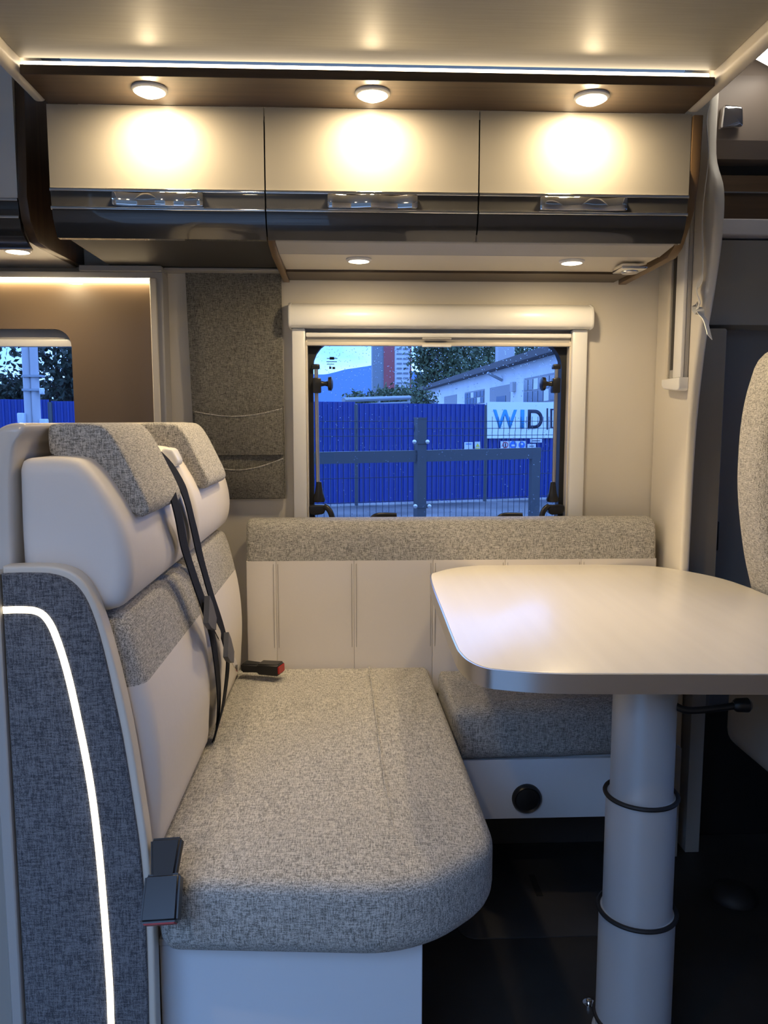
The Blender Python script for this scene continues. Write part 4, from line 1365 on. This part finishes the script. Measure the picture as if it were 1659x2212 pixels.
bm.faces.new(f_); bm.faces.new(g_)
for i in range(4): bm.faces.new((f_[i], f_[(i + 1) % 4], g_[(i + 1) % 4], g_[i]))
obj('facade', bm, 'facade', hall, smooth=False)
bm = bmesh.new()
th = 0.35
prof = [(0.6, 0.0), (0.6, th), (-7, th + 1.3), (-14.6, th), (-14.6, 0)]
vs = [[bm.verts.new(fpt(s_, zr + z, o_)) for o_, z in prof] for s_ in (near_s - 1, far_s + 1)]
for i in range(5): bm.faces.new((vs[0][i], vs[0][(i + 1) % 5], vs[1][(i + 1) % 5], vs[1][i]))
bm.faces.new(vs[0]); bm.faces.new(vs[1])
obj('roof', bm, 'roof', hall, smooth=False)
def on_facade(name, m_, pix, out=0.05, parent=None):
    """slab on the facade; pix = (x0, x1, ytop at x0, ybottom at x0)"""
    x0, x1, yt, yb = pix
    a = bp_(x0, yt); b = bp_(x1, yt); zt, zb_ = a.z, max(ZG, bp_(x0, yb).z)
    s_0, s_1 = bs(a), bs(b)
    bm = bmesh.new()
    v1 = [bm.verts.new(fpt(s_, z, out)) for s_, z in ((s_0, zt), (s_1, zt), (s_1, zb_), (s_0, zb_))]
    v2 = [bm.verts.new(fpt(s_, z, 0.001)) for s_, z in ((s_0, zt), (s_1, zt), (s_1, zb_), (s_0, zb_))]
    bm.faces.new(v1); bm.faces.new(v2)
    for i in range(4): bm.faces.new((v1[i], v1[(i + 1) % 4], v2[(i + 1) % 4], v2[i]))
    return obj(name, bm, m_, parent or hall, smooth=False)
wins = [((1133, 1216, 818, 872), 7), ((1005, 1047, 848, 875), 6), ((930, 946, 864, 878), 3)]
for (x0, x1, yt, yb), npn in wins:
    wf = on_facade('window', 'shutter', (x0, x1, yt, yb), 0.03)
    sA, sB = bs(bp_(x0, yt)), bs(bp_(x1, yt)); zt = bp_(x0, yt).z - .08; zb_ = bp_(x0, yb).z
    for i in range(npn):
        for j in range(2):
            a0 = sA + (sB - sA) * (i + .08) / npn; a1 = sA + (sB - sA) * (i + .92) / npn
            z1_ = zt - (zt - zb_) * (j * .5 + .02); z0_ = zt - (zt - zb_) * (j * .5 + .46)
            bm = bmesh.new()
            v = [bm.verts.new(fpt(s_, z, .06)) for s_, z in ((a0, z1_), (a1, z1_), (a1, z0_), (a0, z0_))]
            v2 = [bm.verts.new(fpt(s_, z, .031)) for s_, z in ((a0, z1_), (a1, z1_), (a1, z0_), (a0, z0_))]
            bm.faces.new(v); bm.faces.new(v2)
            for k in range(4): bm.faces.new((v[k], v[(k + 1) % 4], v2[(k + 1) % 4], v2[k]))
            obj('pane', bm, 'facade' if (i, j) in ((2, 0), (4, 1)) else 'pane_far', wf, smooth=False)
on_facade('roller_door', 'shutter', (1059, 1103, 838, 876), 0.03)
on_facade('roller_door', 'shutter', (960, 987, 857, 878), 0.03)
on_facade('door_window', 'pane_far', (1074, 1094, 857, 872), 0.06)
on_facade('wall_box', 'conc', (1109, 1115, 826, 846), 0.2)
q0 = fpt(bs(bp_(1085, 830)), bp_(1085, 822).z, 0.0)
obj('wall_lamp', ribbon([q0, q0 + BN * .9 + Vector((0, 0, .45))], Vector(BD), 0.35, 0.12), 'steel', hall, smooth=False)
q0 = bp_(1008, 812)
obj('chimney', box(q0.x + 2.2, q0.x + 3.4, q0.y - .6, q0.y + .6, zr - .2, zr + 2.6), 'conc', hall, smooth=False)

# tall red and white block far away
YT = 150.0
def slabY(name, m_, x0, x1, y0, y1, Y, dpt, parent):
    a = at(x0, y1, Y=Y); b = at(x1, y0, Y=Y)
    return obj(name, box(a.x, b.x, Y, Y + dpt, max(ZG, a.z), b.z), m_, parent, smooth=False)
a = at(845, 866, Y=YT)
tw = thing('tower_block', 'tall grey, red and white block rising far behind the yard', 'building', (a.x, YT, ZG))
slabY('grey_side', 'tower_grey', 805, 829, 660, 1000, YT, 8, tw)
slabY('red_stripe', 'tower_red', 829, 852, 655, 1000, YT - .3, 8, tw)
wf = slabY('white_front', 'facade', 852, 886, 660, 1000, YT, 8, tw)
slabY('red_edge', 'tower_red', 886, 889.5, 655, 1000, YT - .3, 8, tw)
for k in range(10):
    yy = 752 + k * 10.5
    slabY('window_row', 'tower_grey', 857, 868, yy, yy + 3.2, YT - .15, .2, wf)
    slabY('window_row', 'tower_grey', 871, 882, yy, yy + 3.2, YT - .15, .2, wf)

# hill
YH = 380.0
bm = bmesh.new()
hp = [(250, 835), (380, 815), (500, 822), (600, 812), (690, 806), (720, 801), (745, 797), (770, 796), (790, 795), (805, 793), (830, 791), (880, 797), (950, 806), (1060, 822), (1200, 838), (1400, 850)]
ridge = [at(x, y, Y=YH) for x, y in hp]
rows = []
for fcr, dy in ((0.0, -90), (0.45, -55), (0.8, -22), (1.0, 0), (0.9, 60)):
    rows.append([bm.verts.new((q.x, q.y + dy, ZG + (q.z - ZG) * fcr + (noise.noise(Vector((q.x * .05, dy, 0))) * 1.6 if fcr > 0 else 0))) for q in smooth_poly(ridge, 6, False)])
for a, b in zip(rows, rows[1:]):
    for i in range(len(a) - 1): bm.faces.new((a[i], a[i + 1], b[i + 1], b[i]))
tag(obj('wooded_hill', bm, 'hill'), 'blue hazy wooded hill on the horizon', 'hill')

# service pipe on posts above the fence
a = at(742, 864, Y=30); b = at(885, 859, Y=34)
t = thing('pipe_bridge', 'raised service pipe on slim posts behind the blue fence', 'pipe', (a.x, a.y, ZG))
obj('pipe', tube([a, b], 0.09, 8), 'steel', t)
obj('pipe', tube([a + Vector((0, 0, -.2)), b + Vector((0, 0, -.2))], 0.05, 8), 'steel', t)
for u in (0.02, 0.5, 0.98):
    q = a.lerp(b, u)
    obj('post', tube([(q.x, q.y, ZG), (q.x, q.y, q.z)], 0.06, 6), 'steel', t)


def tree(label, base, h, crown_c, crown_r, n, lsz, leaf, group, seed, gap=0.0):
    rnd = random.Random(seed)
    t = thing('tree', label, 'tree', tuple(base), group)
    bm = bmesh.new()
    top = Vector(crown_c)
    tube([base, Vector(base).lerp(top, .6), top], [.22, .15, .05], 7, bm=bm)
    cl = []
    for k in range(22):
        d = Vector((rnd.uniform(-1, 1), rnd.uniform(-1, 1), rnd.uniform(-1, 1)))
        if d.length > 1: d.normalize()
        e = top + Vector((d.x * crown_r[0], d.y * crown_r[1], d.z * crown_r[2])) * .85
        cl.append(e)
        st = Vector(base).lerp(top, rnd.uniform(.45, .95))
        tube([st, st.lerp(e, .5) + Vector((0, 0, .3)), e], [.06, .04, .012], 5, bm=bm)
    obj('trunk', bm, 'bark', t)
    lb_ = bmesh.new()
    for i in range(n):
        c_ = cl[i % len(cl)]
        sp_ = min(crown_r) * .42
        p_ = c_ + Vector((rnd.gauss(0, sp_), rnd.gauss(0, sp_), rnd.gauss(0, sp_ * .7)))
        u = Vector((rnd.uniform(-1, 1), rnd.uniform(-1, 1), rnd.uniform(-1, 1))).normalized()
        v = u.cross(Vector((rnd.uniform(-1, 1), rnd.uniform(-1, 1), rnd.uniform(-1, 1)))).normalized()
        L = lsz * rnd.uniform(.6, 1.3)
        lb_.faces.new([lb_.verts.new(p_ + u * a_ * L + v * b_ * L) for a_, b_ in ((-1, 0), (-.2, .45), (1, 0), (-.2, -.45))])
    o_ = obj('foliage', lb_, leaf, t, smooth=False)
    o_['kind'] = 'stuff'
    return t


for k, (px, py, Y, rx, rz) in enumerate(((945, 795, 96, 2.6, 5.0), (970, 765, 112, 4.8, 6.0), (1005, 765, 128, 6.2, 6.0), (1070, 762, 144, 8.0, 6.5), (1135, 748, 162, 9.0, 7.0))):
    c_ = at(px, py, Y=Y)
    tree(('leafy tree next to the red tower block at the low roof end', 'dense leafy tree between the tower-side tree and the hall chimney', 'dense leafy tree right behind the hall chimney', 'leafy tree behind the roof next to the chimney tree', 'leafy tree behind the highest end of the hall roof')[k],
         Vector((c_.x, Y, ZG)), 0, c_, (rx, rx * .6, rz), 5200, 0.30 + .03 * k, 'leaf', 'trees behind the hall', 40 + k)
for k, (px, py, Y, r) in enumerate(((848, 868, 40, .8), (905, 866, 46, 1.0), (780, 875, 36, .6))):
    c_ = at(px, py, Y=Y)
    tree(('round green bush under the red tower block behind the fence', 'green bush beside the far end of the white hall', 'small green bush under the end of the service pipe')[k], Vector((c_.x, Y, ZG)), 0, c_, (r, r, r * .8), 1600, 0.11, 'leaf', 'bushes behind the fence', 70 + k)
for k, (px, py, Y, rx, rz, nn) in enumerate(((150, 790, 20, 1.0, 1.2, 2800), (215, 830, 28, 1.4, 1.4, 2200), (5, 842, 22, .8, .4, 1400), (95, 852, 31, 1.5, .5, 1500), (-75, 840, 26, 1.2, .5, 1300))):
    c_ = at(px, py, Y=Y)
    tree(('dark tree crown beside the utility pole seen through the niche window', 'dark tree crown at the rim of the niche window', 'low dark shrub on the sky side of the utility pole', 'low dark shrub right behind the utility pole', 'low dark shrub at the far end of the fence')[k], Vector((c_.x, Y, ZG)), 0, c_, (rx, rx, rz), nn, 0.085, 'leaf2', 'trees seen through the niche window', 90 + k)

# utility pole behind the niche window
a = at(68, 760, Y=11.5)
t = thing('utility_pole', 'twin concrete utility pole in front of the blue fence', 'utility pole', (a.x, 11.5, ZG))
for px in (61, 77):
    q = at(px, 860, Y=11.5)
    obj('shaft', tube([(q.x, 11.5, ZG), (q.x, 11.5, 4.2)], [.062, .055], 10), 'conc', t)
for py in (812, 842, 960):
    q = at(69, py, Y=11.45)
    obj('clamp_band', box(q.x - .13, q.x + .13, 11.42, 11.58, q.z - .015, q.z + .015), 'steel', t, smooth=False)
for (x0, x1, y0, y1) in ((40, 53, 892, 918), (88, 102, 905, 926), (87, 93, 838, 852)):
    p0, p1 = at(x0, y1, Y=11.4), at(x1, y0, Y=11.4)
    obj('meter_box', box(p0.x, p1.x, 11.36, 11.46, p0.z, p1.z, .01, 1), 'sign', t)
